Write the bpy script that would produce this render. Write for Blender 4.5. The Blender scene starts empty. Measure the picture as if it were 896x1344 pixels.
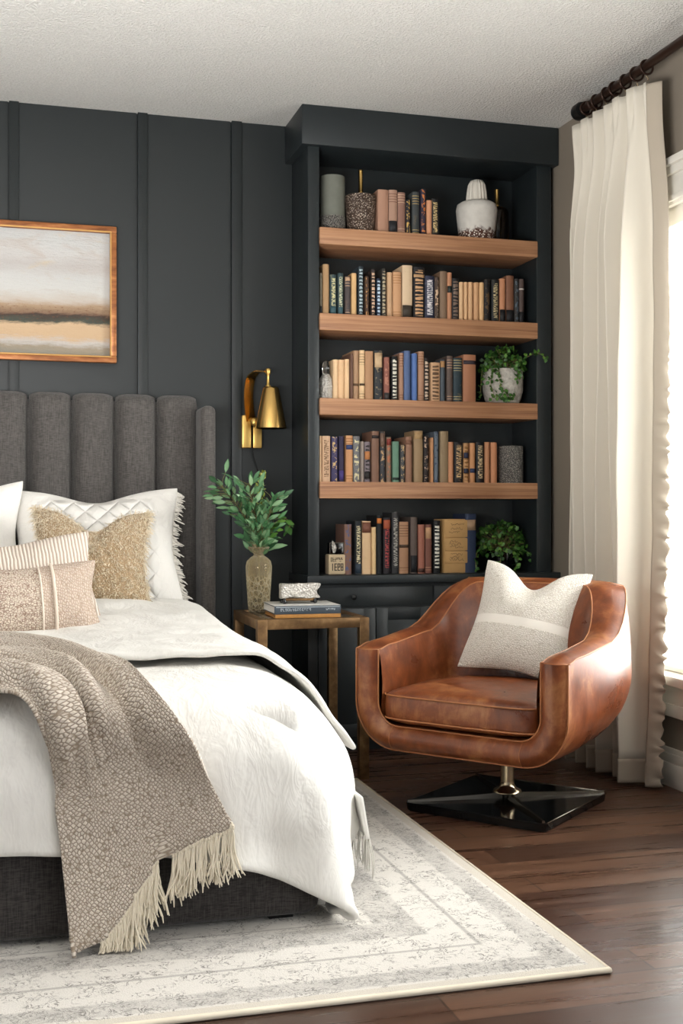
import bpy, bmesh, math, random
import numpy as np
from mathutils import Vector, Matrix, noise
from mathutils.bvhtree import BVHTree

PI = math.pi
C = bpy.context.scene.collection
rnd = random.Random(7)

# ------------------------------------------------------------------ materials
def hexc(s, k=1.0):
    s = s.lstrip('#')
    v = [int(s[i:i + 2], 16) / 255 for i in (0, 2, 4)]
    return tuple((c / 12.92 if c <= .04045 else ((c + .055) / 1.055) ** 2.4) * k for c in v) + (1.0,)

class Mat:
    """small wrapper round a node tree: node(), math(), mix(), ramp()"""
    def __init__(s, name, base='808080', rough=.5, metal=0.0, spec=.5):
        s.m = bpy.data.materials.new(name)
        s.m.use_nodes = True
        s.t = s.m.node_tree
        s.b = s.t.nodes['Principled BSDF']
        s.o = s.t.nodes['Material Output']
        s.set('Base Color', hexc(base) if isinstance(base, str) else base)
        s.set('Roughness', rough); s.set('Metallic', metal); s.set('Specular IOR Level', spec)
    def set(s, k, v): s.put(s.b.inputs[k], v)
    def put(s, sock, v):
        if isinstance(v, bpy.types.NodeSocket): s.t.links.new(v, sock)
        else: sock.default_value = v
    def node(s, typ, ins=None, **props):
        n = s.t.nodes.new('ShaderNode' + typ)
        for k, v in props.items(): setattr(n, k, v)
        for k, v in (ins or {}).items(): s.put(n.inputs[k], v)
        return n
    def obj(s): return s.node('TexCoord').outputs['Object']
    def uv(s): return s.node('TexCoord').outputs['UV']
    def map(s, v, scale=(1, 1, 1), loc=(0, 0, 0), rot=(0, 0, 0)):
        return s.node('Mapping', {'Vector': v, 'Scale': scale, 'Location': loc, 'Rotation': rot}).outputs[0]
    def noise(s, v, scale=5, detail=3, rough=.55, dist=0):
        return s.node('TexNoise', {'Vector': v, 'Scale': scale, 'Detail': detail, 'Roughness': rough, 'Distortion': dist}).outputs[0]
    def vor(s, v, scale=5, feature='F1', rand=1.0, out=0):
        return s.node('TexVoronoi', {'Vector': v, 'Scale': scale, 'Randomness': rand}, feature=feature).outputs[out]
    def math(s, op, a, b=0.0, c=0.0, clamp=False):
        n = s.node('Math', operation=op, use_clamp=clamp)
        s.put(n.inputs[0], a); s.put(n.inputs[1], b); s.put(n.inputs[2], c)
        return n.outputs[0]
    def mr(s, v, a, b, c=0.0, d=1.0, smooth=True):
        n = s.node('MapRange', {0: v, 1: a, 2: b, 3: c, 4: d})
        if smooth: n.interpolation_type = 'SMOOTHSTEP'
        return n.outputs[0]
    def mix(s, f, a, b, blend='MIX'):
        n = s.node('Mix', data_type='RGBA', blend_type=blend)
        s.put(n.inputs[0], f)
        s.put(n.inputs[6], hexc(a) if isinstance(a, str) else a)
        s.put(n.inputs[7], hexc(b) if isinstance(b, str) else b)
        return n.outputs[2]
    def ramp(s, f, stops):
        n = s.node('ValToRGB', {0: f})
        e = n.color_ramp.elements
        while len(e) < len(stops): e.new(.5)
        for i, (p, c) in enumerate(stops):
            e[i].position = p; e[i].color = hexc(c) if isinstance(c, str) else c
        return n.outputs[0]
    def sep(s, v):
        n = s.node('SeparateXYZ', {0: v}); return n.outputs[0], n.outputs[1], n.outputs[2]
    def bump(s, h, strength=.3, dist=.01):
        s.set('Normal', s.node('Bump', {'Height': h, 'Strength': strength, 'Distance': dist}).outputs[0])

def simple(name, base, rough=.5, metal=0.0, spec=.5, var=.12, scale=12):
    """a plain finish with a faint unevenness of tone"""
    m = Mat(name, base, rough, metal, spec)
    c = hexc(base)
    n = m.noise(m.obj(), scale, 4)
    m.set('Base Color', m.mix(n, tuple(x * (1 - var) for x in c[:3]) + (1,), tuple(min(1, x * (1 + var)) for x in c[:3]) + (1,)))
    return m.m

M = {}
def wall_paint():
    m = Mat('charcoal_paint', '2b2f30', .45)
    o = m.obj()
    m.set('Base Color', m.mix(m.noise(o, 2.2, 4), '1d2223', '212627'))
    m.bump(m.noise(o, 160, 2), .06, .002)
    return m.m
M['charcoal'] = wall_paint()
M['black_paint'] = simple('deep_charcoal_paint', '1f2527', .42)
def greige():
    m = Mat('greige_paint', '83796c', .7)
    m.bump(m.noise(m.obj(), 140, 3), .12, .003)
    return m.m
M['greige'] = greige()
def popcorn():
    m = Mat('textured_ceiling', 'd8d6d0', .95)
    o = m.obj()
    a = m.noise(o, 105, 3, .6)
    m.bump(m.mr(a, .35, .7), .7, .008)
    m.set('Base Color', m.mix(m.mr(a, .3, .7), 'cfcdc8', 'dedcd7'))
    return m.m
M['ceiling'] = popcorn()
M['white_trim'] = simple('white_gloss_trim', 'dcd8cf', .35, var=.03)

def walnut_floor():
    m = Mat('dark_walnut_planks', '3a2218', .38)
    o = m.obj()
    bk = m.node('TexBrick', {'Vector': o, 'Color1': (0, 0, 0, 1), 'Color2': (1, 1, 1, 1), 'Mortar': (.5, .5, .5, 1), 'Scale': 1.0, 'Mortar Size': .0030, 'Mortar Smooth': .1, 'Bias': 0.0, 'Brick Width': 1.35, 'Row Height': .135}, offset=.37, squash=1.0)
    tone = bk.outputs['Color']
    g = m.noise(m.map(o, (1.6, 26, 1)), 1.0, 6, .62, .6)
    g2 = m.noise(m.map(o, (5, 140, 1)), 1.0, 3, .6)
    tv = m.math('ADD', m.math('MULTIPLY', m.sep(tone)[0], .35), m.math('MULTIPLY', g, .75))
    col = m.ramp(tv, [(.25, '342118'), (.48, '452e22'), (.68, '5d4130'), (.9, '735240')])
    col = m.mix(m.mr(g2, .45, .8, 0, .22), col, '38241a')
    col = m.mix(m.math('MULTIPLY', bk.outputs['Fac'], .75), col, '2a1b13')
    m.set('Base Color', col)
    m.set('Roughness', m.mr(g, .2, .8, .22, .4))
    m.bump(m.math('SUBTRACT', m.math('MULTIPLY', g2, .25), bk.outputs['Fac']), .15, .0015)
    return m.m
M['floor'] = walnut_floor()

def shelf_wood():
    m = Mat('walnut_shelf', 'a8754e', .45)
    o = m.obj()
    g = m.noise(m.map(o, (1.5, 14, 70)), 1.0, 6, .6, .8)
    g2 = m.noise(m.map(o, (6, 40, 260)), 1.0, 3)
    c = m.ramp(g, [(.25, '7d543c'), (.5, 'a87a58'), (.75, 'c0936e')])
    m.set('Base Color', m.mix(m.mr(g2, .5, .75, 0, .35), c, '6e422c'))
    m.bump(g2, .15, .002)
    return m.m
M['shelf'] = shelf_wood()

def linen(name, a, b, sc=900, bump=.35, rough=.9):
    m = Mat(name, a, rough, spec=.2)
    o = m.obj()
    wx = m.noise(m.map(o, (sc, 60, 25)), 1.0, 2)
    wz = m.noise(m.map(o, (60, 60, sc * .8)), 1.0, 2)
    f = m.math('ADD', m.math('MULTIPLY', wx, .5), m.math('MULTIPLY', wz, .5))
    m.set('Base Color', m.mix(m.mr(f, .36, .64), a, b))
    m.set('Sheen Weight', .15)
    m.bump(f, bump, .003)
    return m.m
M['headboard'] = linen('charcoal_linen', '454240', '625e5b', 520)
M['bedbase'] = linen('charcoal_linen_base', '2a2827', '474341', 520)

def white_cotton():
    m = Mat('white_washed_cotton', 'f1efea', .85, spec=.2)
    o = m.obj()
    w = m.noise(m.map(o, (1, 1, 1)), 9, 5, .6, 1.2)
    w2 = m.noise(m.map(o, (30, 7, 12)), 1.0, 4, .6, .6)
    m.set('Base Color', m.mix(w, 'e2e0da', 'ebe9e4'))
    m.set('Sheen Weight', .1)
    cr = m.math('ABSOLUTE', m.math('SUBTRACT', m.noise(m.map(o, (9, 5, 4)), 1.0, 4, .6, .7), .5)); cr2 = m.math('ABSOLUTE', m.math('SUBTRACT', m.noise(m.map(o, (22, 12, 9), (3, 1, 2)), 1.0, 3, .6, 1.0), .5))
    m.bump(m.math('SUBTRACT', m.math('MULTIPLY', w2, .25), m.math('ADD', m.mr(cr, 0, .16, .8, 0), m.mr(cr2, 0, .16, .25, 0))), .17, .016)
    return m.m
M['cotton'] = white_cotton()

def quilted():
    m = Mat('quilted_white_cotton', 'efece6', .85, spec=.2)
    x, y, z = m.sep(m.obj())
    s = 1 / .085
    a = m.math('ABSOLUTE', m.math('SINE', m.math('MULTIPLY', m.math('ADD', x, y), PI * s)))
    b = m.math('ABSOLUTE', m.math('SINE', m.math('MULTIPLY', m.math('SUBTRACT', x, y), PI * s)))
    h = m.math('POWER', m.math('MULTIPLY', a, b), .4)
    inner = m.math('MULTIPLY', m.mr(m.math('ABSOLUTE', x), .2, .235, 1, 0), m.mr(y, .41, .44, 1, 0))
    w = m.noise(m.obj(), 14, 4, .6, 1)
    m.bump(m.math('ADD', m.math('MULTIPLY', h, inner), m.math('MULTIPLY', w, .6)), .8, .018)
    return m.m
M['quilt'] = quilted()

def throw_weave():
    m = Mat('pebble_weave_throw', 'b8aa9a', .95, spec=.1)
    u = m.uv()
    d = m.vor(m.map(u, (1, .9, 1), rot=(0, 0, .78)), 138, 'DISTANCE_TO_EDGE', .5)
    c = m.vor(m.map(u, (1, .9, 1), rot=(0, 0, .78)), 138, 'F1', .5, 1)
    tone = m.noise(u, 300, 2)
    col = m.mix(m.mr(d, .0, .2), '998977', m.mix(tone, 'd6c9ba', 'efe6da'))
    m.set('Base Color', m.mix(m.math('MULTIPLY', m.sep(c)[0], .25), col, '9c8c7b'))
    m.set('Sheen Weight', .2)
    m.bump(m.mr(d, 0, .3), .6, .005)
    return m.m
M['throw'] = throw_weave()
M['fringe'] = simple('cream_yarn', 'e6dcc8', .9, spec=.1)
M['fringe_white'] = simple('white_yarn', 'dcd8d0', .9, spec=.1)

def leather():
    m = Mat('cognac_leather', '8a4a24', .36)
    o = m.obj()
    a = m.noise(o, 4.2, 6, .6, .5)
    b = m.noise(m.map(o, (24, 24, 13)), 1.0, 5, .65, .4)
    sc = m.vor(m.map(o, (1, 1, .55)), 22, 'DISTANCE_TO_EDGE')
    f = m.math('ADD', m.math('MULTIPLY', a, .65), m.math('MULTIPLY', b, .4))
    col = m.ramp(f, [(.30, '5c2f18'), (.44, '602f18'), (.55, '7a4020'), (.72, 'ab7245')])
    scr = m.math('MULTIPLY', m.mr(m.noise(m.map(o, (60, 14, 14), rot=(0, 0, .5)), 1.0, 4, .7), .56, .7), m.mr(m.noise(o, 7, 3), .48, .66, 0, .5))
    col = m.mix(scr, col, 'b07a4e')
    m.set('Base Color', col)
    m.set('Roughness', m.mr(a, .3, .7, .26, .42))
    gr = m.vor(o, 320, 'F1')
    m.bump(m.math('ADD', m.math('MULTIPLY', gr, .3), m.math('MULTIPLY', b, .4)), .12, .003)
    return m.m
M['leather'] = leather()
M['piping'] = simple('tan_piping', 'a56a40', .5)
M['stitch'] = simple('dark_seam', '4a2818', .6)

def boucle(name, a, b, sc=110, band=None, st=.7):
    m = Mat(name, a, .95, spec=.1)
    o = m.obj()
    d = m.vor(m.map(o, (1, 1.35, 1)), sc, 'DISTANCE_TO_EDGE', .8)
    n = m.noise(o, sc * 2.4, 2)
    h = m.math('ADD', m.mr(d, 0, .3), m.math('MULTIPLY', n, .3))
    col = m.mix(m.mr(d, .0, .16), a, b)
    if band:
        x, y, z = m.sep(o)
        k = m.mr(m.math('ABSOLUTE', m.math('SUBTRACT', y, band[0])), band[1], band[1] + .004, 0, 1)
        h = m.math('MULTIPLY', h, k)
        col = m.mix(k, b, col)
    m.set('Base Color', col)
    m.set('Sheen Weight', .15)
    m.bump(h, st, .006)
    return m.m
M['boucle'] = boucle('off_white_boucle', 'd2c9bb', 'efe9df', 125, (.175, .014), .55)

def lumbar():
    m = Mat('beige_lumbar_weave', 'c4ab98', .95, spec=.1)
    o = m.obj()
    x, y, z = m.sep(o)
    d = m.vor(m.map(o, (1.5, 1, 1), rot=(0, 0, .2)), 95, 'DISTANCE_TO_EDGE', .6)
    plain = m.mix(m.mr(d, .0, .16), 'ac9786', 'cdbcad')
    pz = m.vor(m.map(o, (.8, 1.3, 1), rot=(0, 0, .6)), 125, 'DISTANCE_TO_EDGE', .9)
    pat = m.mix(m.mr(m.math('ADD', pz, m.math('MULTIPLY', m.noise(o, 60, 2), .25)), .1, .32), '94796a', 'dccebd')
    k = m.mr(x, .063, .067)
    col = m.mix(k, pat, plain)
    m.set('Base Color', col)
    m.bump(m.math('ADD', m.mr(d, 0, .3), m.math('MULTIPLY', pz, .4)), .6, .005)
    return m.m
M['lumbar'] = lumbar()
def ribbed():
    m = Mat('cream_ribbed_cloth', 'd9cdbf', .9, spec=.1)
    x, y, z = m.sep(m.obj())
    w = m.noise(m.obj(), 18, 3)
    s = m.math('SINE', m.math('MULTIPLY', m.math('ADD', x, m.math('MULTIPLY', w, .008)), 2 * PI / .0115))
    m.set('Base Color', m.mix(m.mr(s, -1, .2), 'bfab9b', 'ebdfd2'))
    m.bump(s, .7, .004)
    return m.m
M['ribbed'] = ribbed()
M['shag'] = simple('tan_shag_yarn', 'ecdcc4', .95, spec=.1, var=.25, scale=60)
M['shag_base'] = boucle('tan_knit', 'ad9270', 'cbb291', 120)

def curtain_cloth(name, col, trans=.3):
    m = Mat(name, col, .9, spec=.1)
    o = m.obj()
    w = m.noise(m.map(o, (300, 300, 40)), 1.0, 2)
    m.bump(w, .08, .002)
    tr = m.node('BsdfTranslucent', {'Color': hexc(col)}).outputs[0]
    mx = m.node('MixShader', {0: trans, 1: m.b.outputs[0], 2: tr}).outputs[0]
    m.t.links.new(mx, m.o.inputs[0])
    return m.m
M['curtain'] = curtain_cloth('ivory_curtain', 'ddd6c8', .12)
M['curtain_trim'] = curtain_cloth('taupe_linen_trim', 'b5aa9a', .12)
M['slat'] = curtain_cloth('white_blind_slat', 'fbfbfa', .6)

M['brass'] = Mat('polished_brass', 'd9b26c', .2, 1.0).m
M['brass_satin'] = simple('satin_brass', 'd8b368', .38, 1.0)
def aged():
    m = Mat('aged_brass_frame', '8a6a44', .42, .75)
    o = m.obj()
    n = m.noise(m.map(o, (18, 18, 18)), 1.0, 5, .65)
    m.set('Base Color', m.ramp(n, [(.3, '5d452d'), (.55, '866846'), (.75, 'a68660')]))
    return m.m
M['aged_brass'] = aged()
M['steel'] = Mat('champagne_steel', 'c9b79a', .2, 1.0).m
M['chrome'] = Mat('polished_chrome', '8a857c', .2, 1.0).m
M['black_gloss'] = Mat('black_gloss', '08090a', .12).m
M['bronze'] = simple('oil_rubbed_bronze', '35231b', .35, .6)
M['black_metal'] = simple('black_metal', '141414', .4, .3)
def copper_frame():
    m = Mat('copper_wood_frame', 'a8683a', .38, .35)
    n = m.noise(m.map(m.obj(), (10, 60, 40)), 1.0, 4)
    m.set('Base Color', m.ramp(n, [(.3, '6f3f20'), (.55, 'a5673a'), (.75, 'c88c58')]))
    return m.m
M['copper'] = copper_frame()
M['gilt_edge'] = simple('gilt_frame_lip', 'c89a5c', .3, .6)

def painting():
    m = Mat('abstract_landscape_paint', 'd8d6d2', .7)
    o = m.obj()
    x, y, z = m.sep(o)
    d1 = m.noise(m.map(o, (3, 1, 12)), 1.0, 6, .65, .6)
    d2 = m.noise(m.map(o, (18, 1, 90)), 1.0, 5, .7, .3)
    t = m.math('ADD', m.math('DIVIDE', z, .5), m.math('MULTIPLY', m.math('SUBTRACT', d1, .5), .16))
    t = m.math('ADD', t, m.math('MULTIPLY', m.math('SUBTRACT', d2, .5), .07))
    c = m.ramp(t, [(0, '9b978a'), (.07, 'a89b86'), (.11, 'cfc9c4'), (.15, 'd8b893'), (.235, 'dcbc97'),
                   (.262, '4c5348'), (.31, '4a382e'), (.335, '8d7058'), (.40, 'b89c7e'), (.455, 'cfc4b8'), (.52, 'd9d8d4'),
                   (.62, 'd6d5d2'), (.72, 'c9c3bf'), (.82, 'd8d6d3'), (1, 'd2d4d3')])
    bl = m.noise(m.map(o, (4, 1, 11), (3, 0, 1)), 1.0, 6, .7, .8)
    up = m.mr(z, .23, .27)
    c = m.mix(m.math('MULTIPLY', m.mr(bl, .52, .68, 0, .5), up), c, 'c7b8ad')
    bl2 = m.noise(m.map(o, (3, 1, 10), (8, 0, 4)), 1.0, 5, .7, .5)
    c = m.mix(m.math('MULTIPLY', m.mr(bl2, .58, .7, 0, .6), up), c, 'd9c6a4')
    sp = m.noise(m.map(o, (60, 1, 160), (2, 0, 2)), 1.0, 4, .7)
    band = m.math('MULTIPLY', m.mr(z, .11, .15), m.mr(z, .22, .19))
    c = m.mix(m.math('MULTIPLY', m.mr(sp, .56, .62, 0, .6), band), c, '7a4a34')
    m.set('Base Color', m.mix(1.0, c, (.82, .82, .82, 1), 'MULTIPLY'))
    m.bump(m.math('ADD', d2, m.noise(m.map(o, (40, 1, 70)), 1.0, 5, .7)), .7, .006)
    return m.m
M['painting'] = painting()

def rug_mat(x0, x1, y0, y1):
    m = Mat('distressed_rug_pile', 'cfcac2', .97, spec=.1)
    o = m.obj()
    x, y, z = m.sep(o)
    d = m.math('MINIMUM', m.math('MINIMUM', m.math('SUBTRACT', x1, x), m.math('SUBTRACT', x, x0)), m.math('MINIMUM', m.math('SUBTRACT', y, y0), m.math('SUBTRACT', y1, y)))
    n = m.noise(m.map(o, (1, 1, 1)), 34, 4, .6, 1.4)
    scr = m.mr(m.math('ABSOLUTE', m.math('SUBTRACT', n, .5)), .0, .034, 1, 0)
    n2 = m.noise(m.map(o, (1, 1, 1), (4, 2, 0)), 58, 3, .6, 1.0)
    scr2 = m.mr(m.math('ABSOLUTE', m.math('SUBTRACT', n2, .5)), .0, .05, 1, 0)
    wear = m.mr(m.noise(o, 9, 4, .6), .38, .62)
    wear2 = m.mr(m.noise(m.map(o, (1, 1, 1), (7, 1, 0)), 22, 3, .6), .42, .58)
    field = m.math('MULTIPLY', m.math('MULTIPLY', scr, wear2), .95)
    def band(a, b, soft=.006):
        return m.math('MULTIPLY', m.mr(d, a - soft, a + soft), m.mr(d, b - soft, b + soft, 1, 0))
    col = m.mix(field, 'dcd8d1', '6c6864')
    b1 = band(.042, .105); b2 = band(.30, .40); l1 = band(.205, .215, .003); l2 = band(.42, .426, .003)
    dense = m.math('ADD', m.math('MULTIPLY', scr2, .55), .24)
    dense = m.math('MULTIPLY', dense, m.mr(wear, 0, 1, .45, 1))
    col = m.mix(m.math('MULTIPLY', m.math('MAXIMUM', b1, b2), m.math('ADD', dense, .1)), col, '85827f')
    col = m.mix(m.math('MULTIPLY', m.math('MAXIMUM', l1, l2), .45), col, '76726f')
    col = m.mix(m.mr(d, .030, .034, 1, 0), col, 'd3ccc0')
    col = m.mix(m.math('MULTIPLY', m.noise(o, 240, 2), .16), col, '98928b')
    m.set('Base Color', col)
    m.bump(m.math('ADD', m.noise(o, 330, 2), m.math('MULTIPLY', dense, .2)), .45, .005)
    return m.m

def glass(name, col, rough=.03, tint=None, mixf=.0):
    m = Mat(name, col, rough)
    m.set('Transmission Weight', 1.0); m.set('IOR', 1.45)
    return m
def vase_glass():
    m = Mat('smoky_amber_glass', 'cfc3a4', .06)
    o = m.obj()
    x, y, z = m.sep(o)
    m.set('Base Color', m.mix(m.noise(o, 22, 3), 'b3a684', 'ddd3b8'))
    tr = m.node('BsdfTransparent', {'Color': hexc('e4dabf')}).outputs[0]
    lw = m.node('LayerWeight', {'Blend': .35}).outputs[1]
    mx = m.node('MixShader', {0: m.math('ADD', m.mr(lw, 0, 1, .17, .8), m.math('MULTIPLY', m.math('MULTIPLY', m.mr(m.vor(m.map(o, (1, 1, .7)), 75, 'DISTANCE_TO_EDGE'), .0, .2, 1, 0), m.mr(z, .17, .12, 0, 1)), .24), clamp=True), 1: tr, 2: m.b.outputs[0]}).outputs[0]
    m.t.links.new(mx, m.o.inputs[0])
    e = m.vor(m.map(o, (1, 1, .8)), 45, 'DISTANCE_TO_EDGE')
    m.bump(m.math('ADD', m.math('MULTIPLY', m.mr(e, 0, .2), m.mr(z, .13, .1, 0, 1)), m.math('MULTIPLY', m.noise(m.map(o, (1, 1, .3)), 26, 2), .4)), .4, .004)
    return m.m
M['vase'] = vase_glass()
M['clear'] = glass('clear_glass', 'dfe4e4', .04).m
def window_glass():
    m = Mat('window_glass', 'ffffff', .02)
    tr = m.node('BsdfTransparent', {'Color': (.97, .98, .98, 1)}).outputs[0]
    gl = m.node('BsdfGlossy', {'Color': (1, 1, 1, 1), 'Roughness': .02}).outputs[0]
    fr = m.math('ADD', m.math('MULTIPLY', m.math('POWER', m.node('LayerWeight', {'Blend': .5}).outputs[1], 5.0), .6), .03)
    mx = m.node('MixShader', {0: fr, 1: tr, 2: gl}).outputs[0]
    m.t.links.new(mx, m.o.inputs[0])
    return m.m
M['window_glass'] = window_glass()
M['amber'] = glass('amber_glass', '8f6c34', .12).m
M['table_glass'] = simple('bronze_tinted_glass_top', '5a4a38', .08)
def hammered(name, a, b, sc, rough=.25, metal=.6, thr=(.05, .35)):
    m = Mat(name, a, rough, metal)
    e = m.vor(m.obj(), sc, 'F1')
    m.set('Base Color', m.mix(m.mr(e, *thr), b, a))
    m.bump(e, .8, .006)
    return m.m
M['crystal'] = hammered('etched_silver', 'b9b4ac', 'eeece8', 120, .3, .3)
M['speckle'] = hammered('speckled_mercury_glaze', '4a3a30', 'd6c6b4', 150, .35, .2, (.1, .45))
M['speckle_grey'] = hammered('speckled_grey_glaze', '4c4a46', 'b2aca2', 240, .5, 0, (.1, .6))
M['grey_pot'] = simple('grey_green_stoneware', '6a6c62', .7, var=.25, scale=18)
def white_vase():
    m = Mat('chalk_white_stoneware', 'c9c5bd', .8)
    o = m.obj()
    x, y, z = m.sep(o)
    e = m.vor(o, 130, 'F1')
    n = m.noise(o, 30, 3)
    k = m.mr(m.math('ADD', z, m.math('MULTIPLY', n, .06)), .065, .085, 1, 0)
    spk = m.mix(m.mr(e, .25, .5), 'd8cfc4', '4a2a1c')
    m.set('Base Color', m.mix(k, m.mix(n, 'b8b4ac', 'd6d2ca'), spk))
    m.bump(m.math('ADD', m.math('MULTIPLY', e, k), m.math('MULTIPLY', n, .3)), .6, .005)
    return m.m
M['white_vase'] = white_vase()
M['fluted'] = simple('fluted_ivory_plaster', 'd6d0c4', .7)
def stone_pot():
    m = Mat('pale_stone_planter', 'b4afa5', .85)
    o = m.obj()
    n = m.noise(o, 45, 5, .7); e = m.vor(o, 90, 'F1')
    m.set('Base Color', m.ramp(n, [(.3, '8d887e'), (.5, 'b2ada3'), (.7, 'cbc6bc')]))
    m.bump(m.math('ADD', n, m.math('MULTIPLY', e, .4)), .6, .005)
    return m.m
M['stone_pot'] = stone_pot()
def leafmat(name, a, b, c):
    m = Mat(name, a, .45)
    at = m.node('Attribute', attribute_name='tone').outputs['Fac']
    m.set('Base Color', m.ramp(at, [(0, a), (.55, b), (1, c)]))
    tr = m.node('BsdfTranslucent', {'Color': hexc(b)}).outputs[0]
    mx = m.node('MixShader', {0: .15, 1: m.b.outputs[0], 2: tr}).outputs[0]
    m.t.links.new(mx, m.o.inputs[0])
    return m.m
M['olive_leaf'] = leafmat('grey_green_leaves', '264a2e', '4f8052', '97b88c')
M['ivy'] = leafmat('ivy_leaves', '1c3a16', '3c6a28', '6f9a40')
M['sprig'] = leafmat('yellow_green_buds', '6a7a28', '9aa048', 'c0b870')
M['stem'] = simple('green_brown_stems', '6f6a3c', .7)
M['soil'] = simple('potting_soil', '1e1712', .95)
M['page'] = simple('aged_paper', 'd6c8a8', .9, var=.1, scale=90)
M['page_white'] = simple('white_paper', 'd9d6cf', .8, var=.05)
M['amber_page'] = simple('amber_binding', 'b5803e', .6, var=.3, scale=40)

def book_cloth():
    """one cloth for every shelf book; colour, accent and spine style ride on the object"""
    m = Mat('book_cloth', '808080', .62, spec=.35)
    base = m.node('HueSaturation', {'Saturation': .86, 'Color': m.node('Attribute', attribute_type='OBJECT', attribute_name='cloth').outputs['Color']}).outputs[0]
    acc = m.node('Attribute', attribute_type='OBJECT', attribute_name='accent').outputs['Color']
    sty = m.node('Attribute', attribute_type='OBJECT', attribute_name='style').outputs['Fac']
    seed = m.node('Attribute', attribute_type='OBJECT', attribute_name='seed').outputs['Fac']
    u, v, _ = m.sep(m.uv())                       # u 0..1 across the spine (-1 elsewhere), v height in metres
    vh = m.node('Attribute', attribute_type='OBJECT', attribute_name='tall').outputs['Fac']
    t = m.math('DIVIDE', v, vh)
    onsp = m.mr(u, -.1, 0, 0, 1, False)
    mid = m.math('MULTIPLY', m.mr(m.math('ABSOLUTE', m.math('SUBTRACT', u, .5)), .27, .33, 1, 0), onsp)
    body = m.math('MULTIPLY', m.mr(t, .1, .12), m.mr(t, .9, .92, 1, 0))
    P = m.node('CombineXYZ', {0: m.math('ADD', m.math('MULTIPLY', u, .02), m.math('MULTIPLY', seed, 7.3)), 1: v, 2: 0.0}).outputs[0]
    def eq(k): return m.math('COMPARE', sty, float(k), .2)
    # 1 letters running up the spine
    lw = m.noise(m.map(P, (110, 250, 1)), 1.0, 2, .5)
    L1 = m.math('MULTIPLY', m.math('MULTIPLY', m.mr(lw, .47, .53), mid), body)
    # 2 ladder of bars of uneven height
    vj = m.math('ADD', v, m.math('MULTIPLY', m.noise(m.map(P, (40, 60, 1)), 1.0, 2), .02))
    bars = m.math('SINE', m.math('MULTIPLY', vj, 2 * PI / .0155))
    L2 = m.math('MULTIPLY', m.math('MULTIPLY', m.mr(bars, -.25, .15), m.mr(m.math('ABSOLUTE', m.math('SUBTRACT', u, .5)), .33, .38, 1, 0)), m.math('MULTIPLY', m.mr(t, .05, .07), m.mr(t, .93, .95, 1, 0)))
    L2 = m.math('MULTIPLY', L2, onsp)
    # 3 fine bands near head and foot
    fb = m.mr(m.math('SINE', m.math('MULTIPLY', v, 2 * PI / .011)), .55, .8)
    L3 = m.math('MULTIPLY', m.math('MULTIPLY', fb, onsp), m.math('MAXIMUM', m.math('MULTIPLY', m.mr(t, .7, .72), m.mr(t, .95, .96, 1, 0)), m.math('MULTIPLY', m.mr(t, .06, .07), m.mr(t, .14, .15, 1, 0))))
    # 4 blotches
    bn = m.noise(m.map(P, (70, 55, 1)), 1.0, 3, .6, .6)
    L4 = m.math('MULTIPLY', m.math('MULTIPLY', m.mr(bn, .52, .58), m.mr(m.math('ABSOLUTE', m.math('SUBTRACT', u, .5)), .34, .4, 1, 0)), onsp)
    f = m.math('ADD', m.math('ADD', m.math('MULTIPLY', L1, eq(1)), m.math('MULTIPLY', L2, eq(2))), m.math('ADD', m.math('MULTIPLY', L3, eq(3)), m.math('MULTIPLY', L4, eq(4))))
    wear = m.noise(m.map(P, (55, 22, 1)), 1.0, 4, .65)
    c = m.mix(m.mr(wear, .55, .8, 0, .3), base, acc)
    c = m.mix(m.math('MULTIPLY', f, .9), c, acc)
    m.set('Base Color', c)
    m.bump(m.noise(m.obj(), 420, 2), .12, .001)
    return m.m
M['book'] = book_cloth()
def patch_mat(hx):
    k = 'patch_' + hx
    if k not in M: M[k] = simple('spine_label_' + hx, hx, .6, var=.2, scale=70)
    return M[k]

# ------------------------------------------------------------------ mesh helpers
def link(o, parent=None):
    C.objects.link(o)
    if parent is not None: o.parent = parent
    return o
def mesh_obj(name, verts, faces, mat, parent=None, smooth=True, uvs=None):
    me = bpy.data.meshes.new(name)
    me.from_pydata([tuple(map(float, v)) for v in verts], [], [tuple(int(i) for i in f) for f in faces])
    if uvs is not None:
        lay = me.uv_layers.new(name='UVMap')
        li = np.empty(len(me.loops), dtype=np.int32); me.loops.foreach_get('vertex_index', li)
        lay.data.foreach_set('uv', np.asarray(uvs, dtype=np.float32)[li].ravel())
    me.materials.append(mat)
    if smooth: me.polygons.foreach_set('use_smooth', [True] * len(me.polygons))
    me.update()
    return link(bpy.data.objects.new(name, me), parent)
def bm_obj(name, bm, mat, parent=None, smooth=False, angle=None):
    bmesh.ops.recalc_face_normals(bm, faces=bm.faces)
    me = bpy.data.meshes.new(name)
    bm.to_mesh(me); bm.free()
    me.materials.append(mat)
    if smooth:
        me.polygons.foreach_set('use_smooth', [True] * len(me.polygons))
        if angle:
            me.set_sharp_from_angle(angle=math.radians(angle))
    return link(bpy.data.objects.new(name, me), parent)
def tag(o, label, cat, group=None):
    o['label'] = label; o['category'] = cat
    if group: o['group'] = group
    return o
def empty(name, loc=(0, 0, 0), rot=(0, 0, 0)):
    o = bpy.data.objects.new(name, None)
    o.location = loc; o.rotation_euler = rot; o.empty_display_size = .05
    C.objects.link(o); return o
def struct(o): o['kind'] = 'structure'; return o

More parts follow.
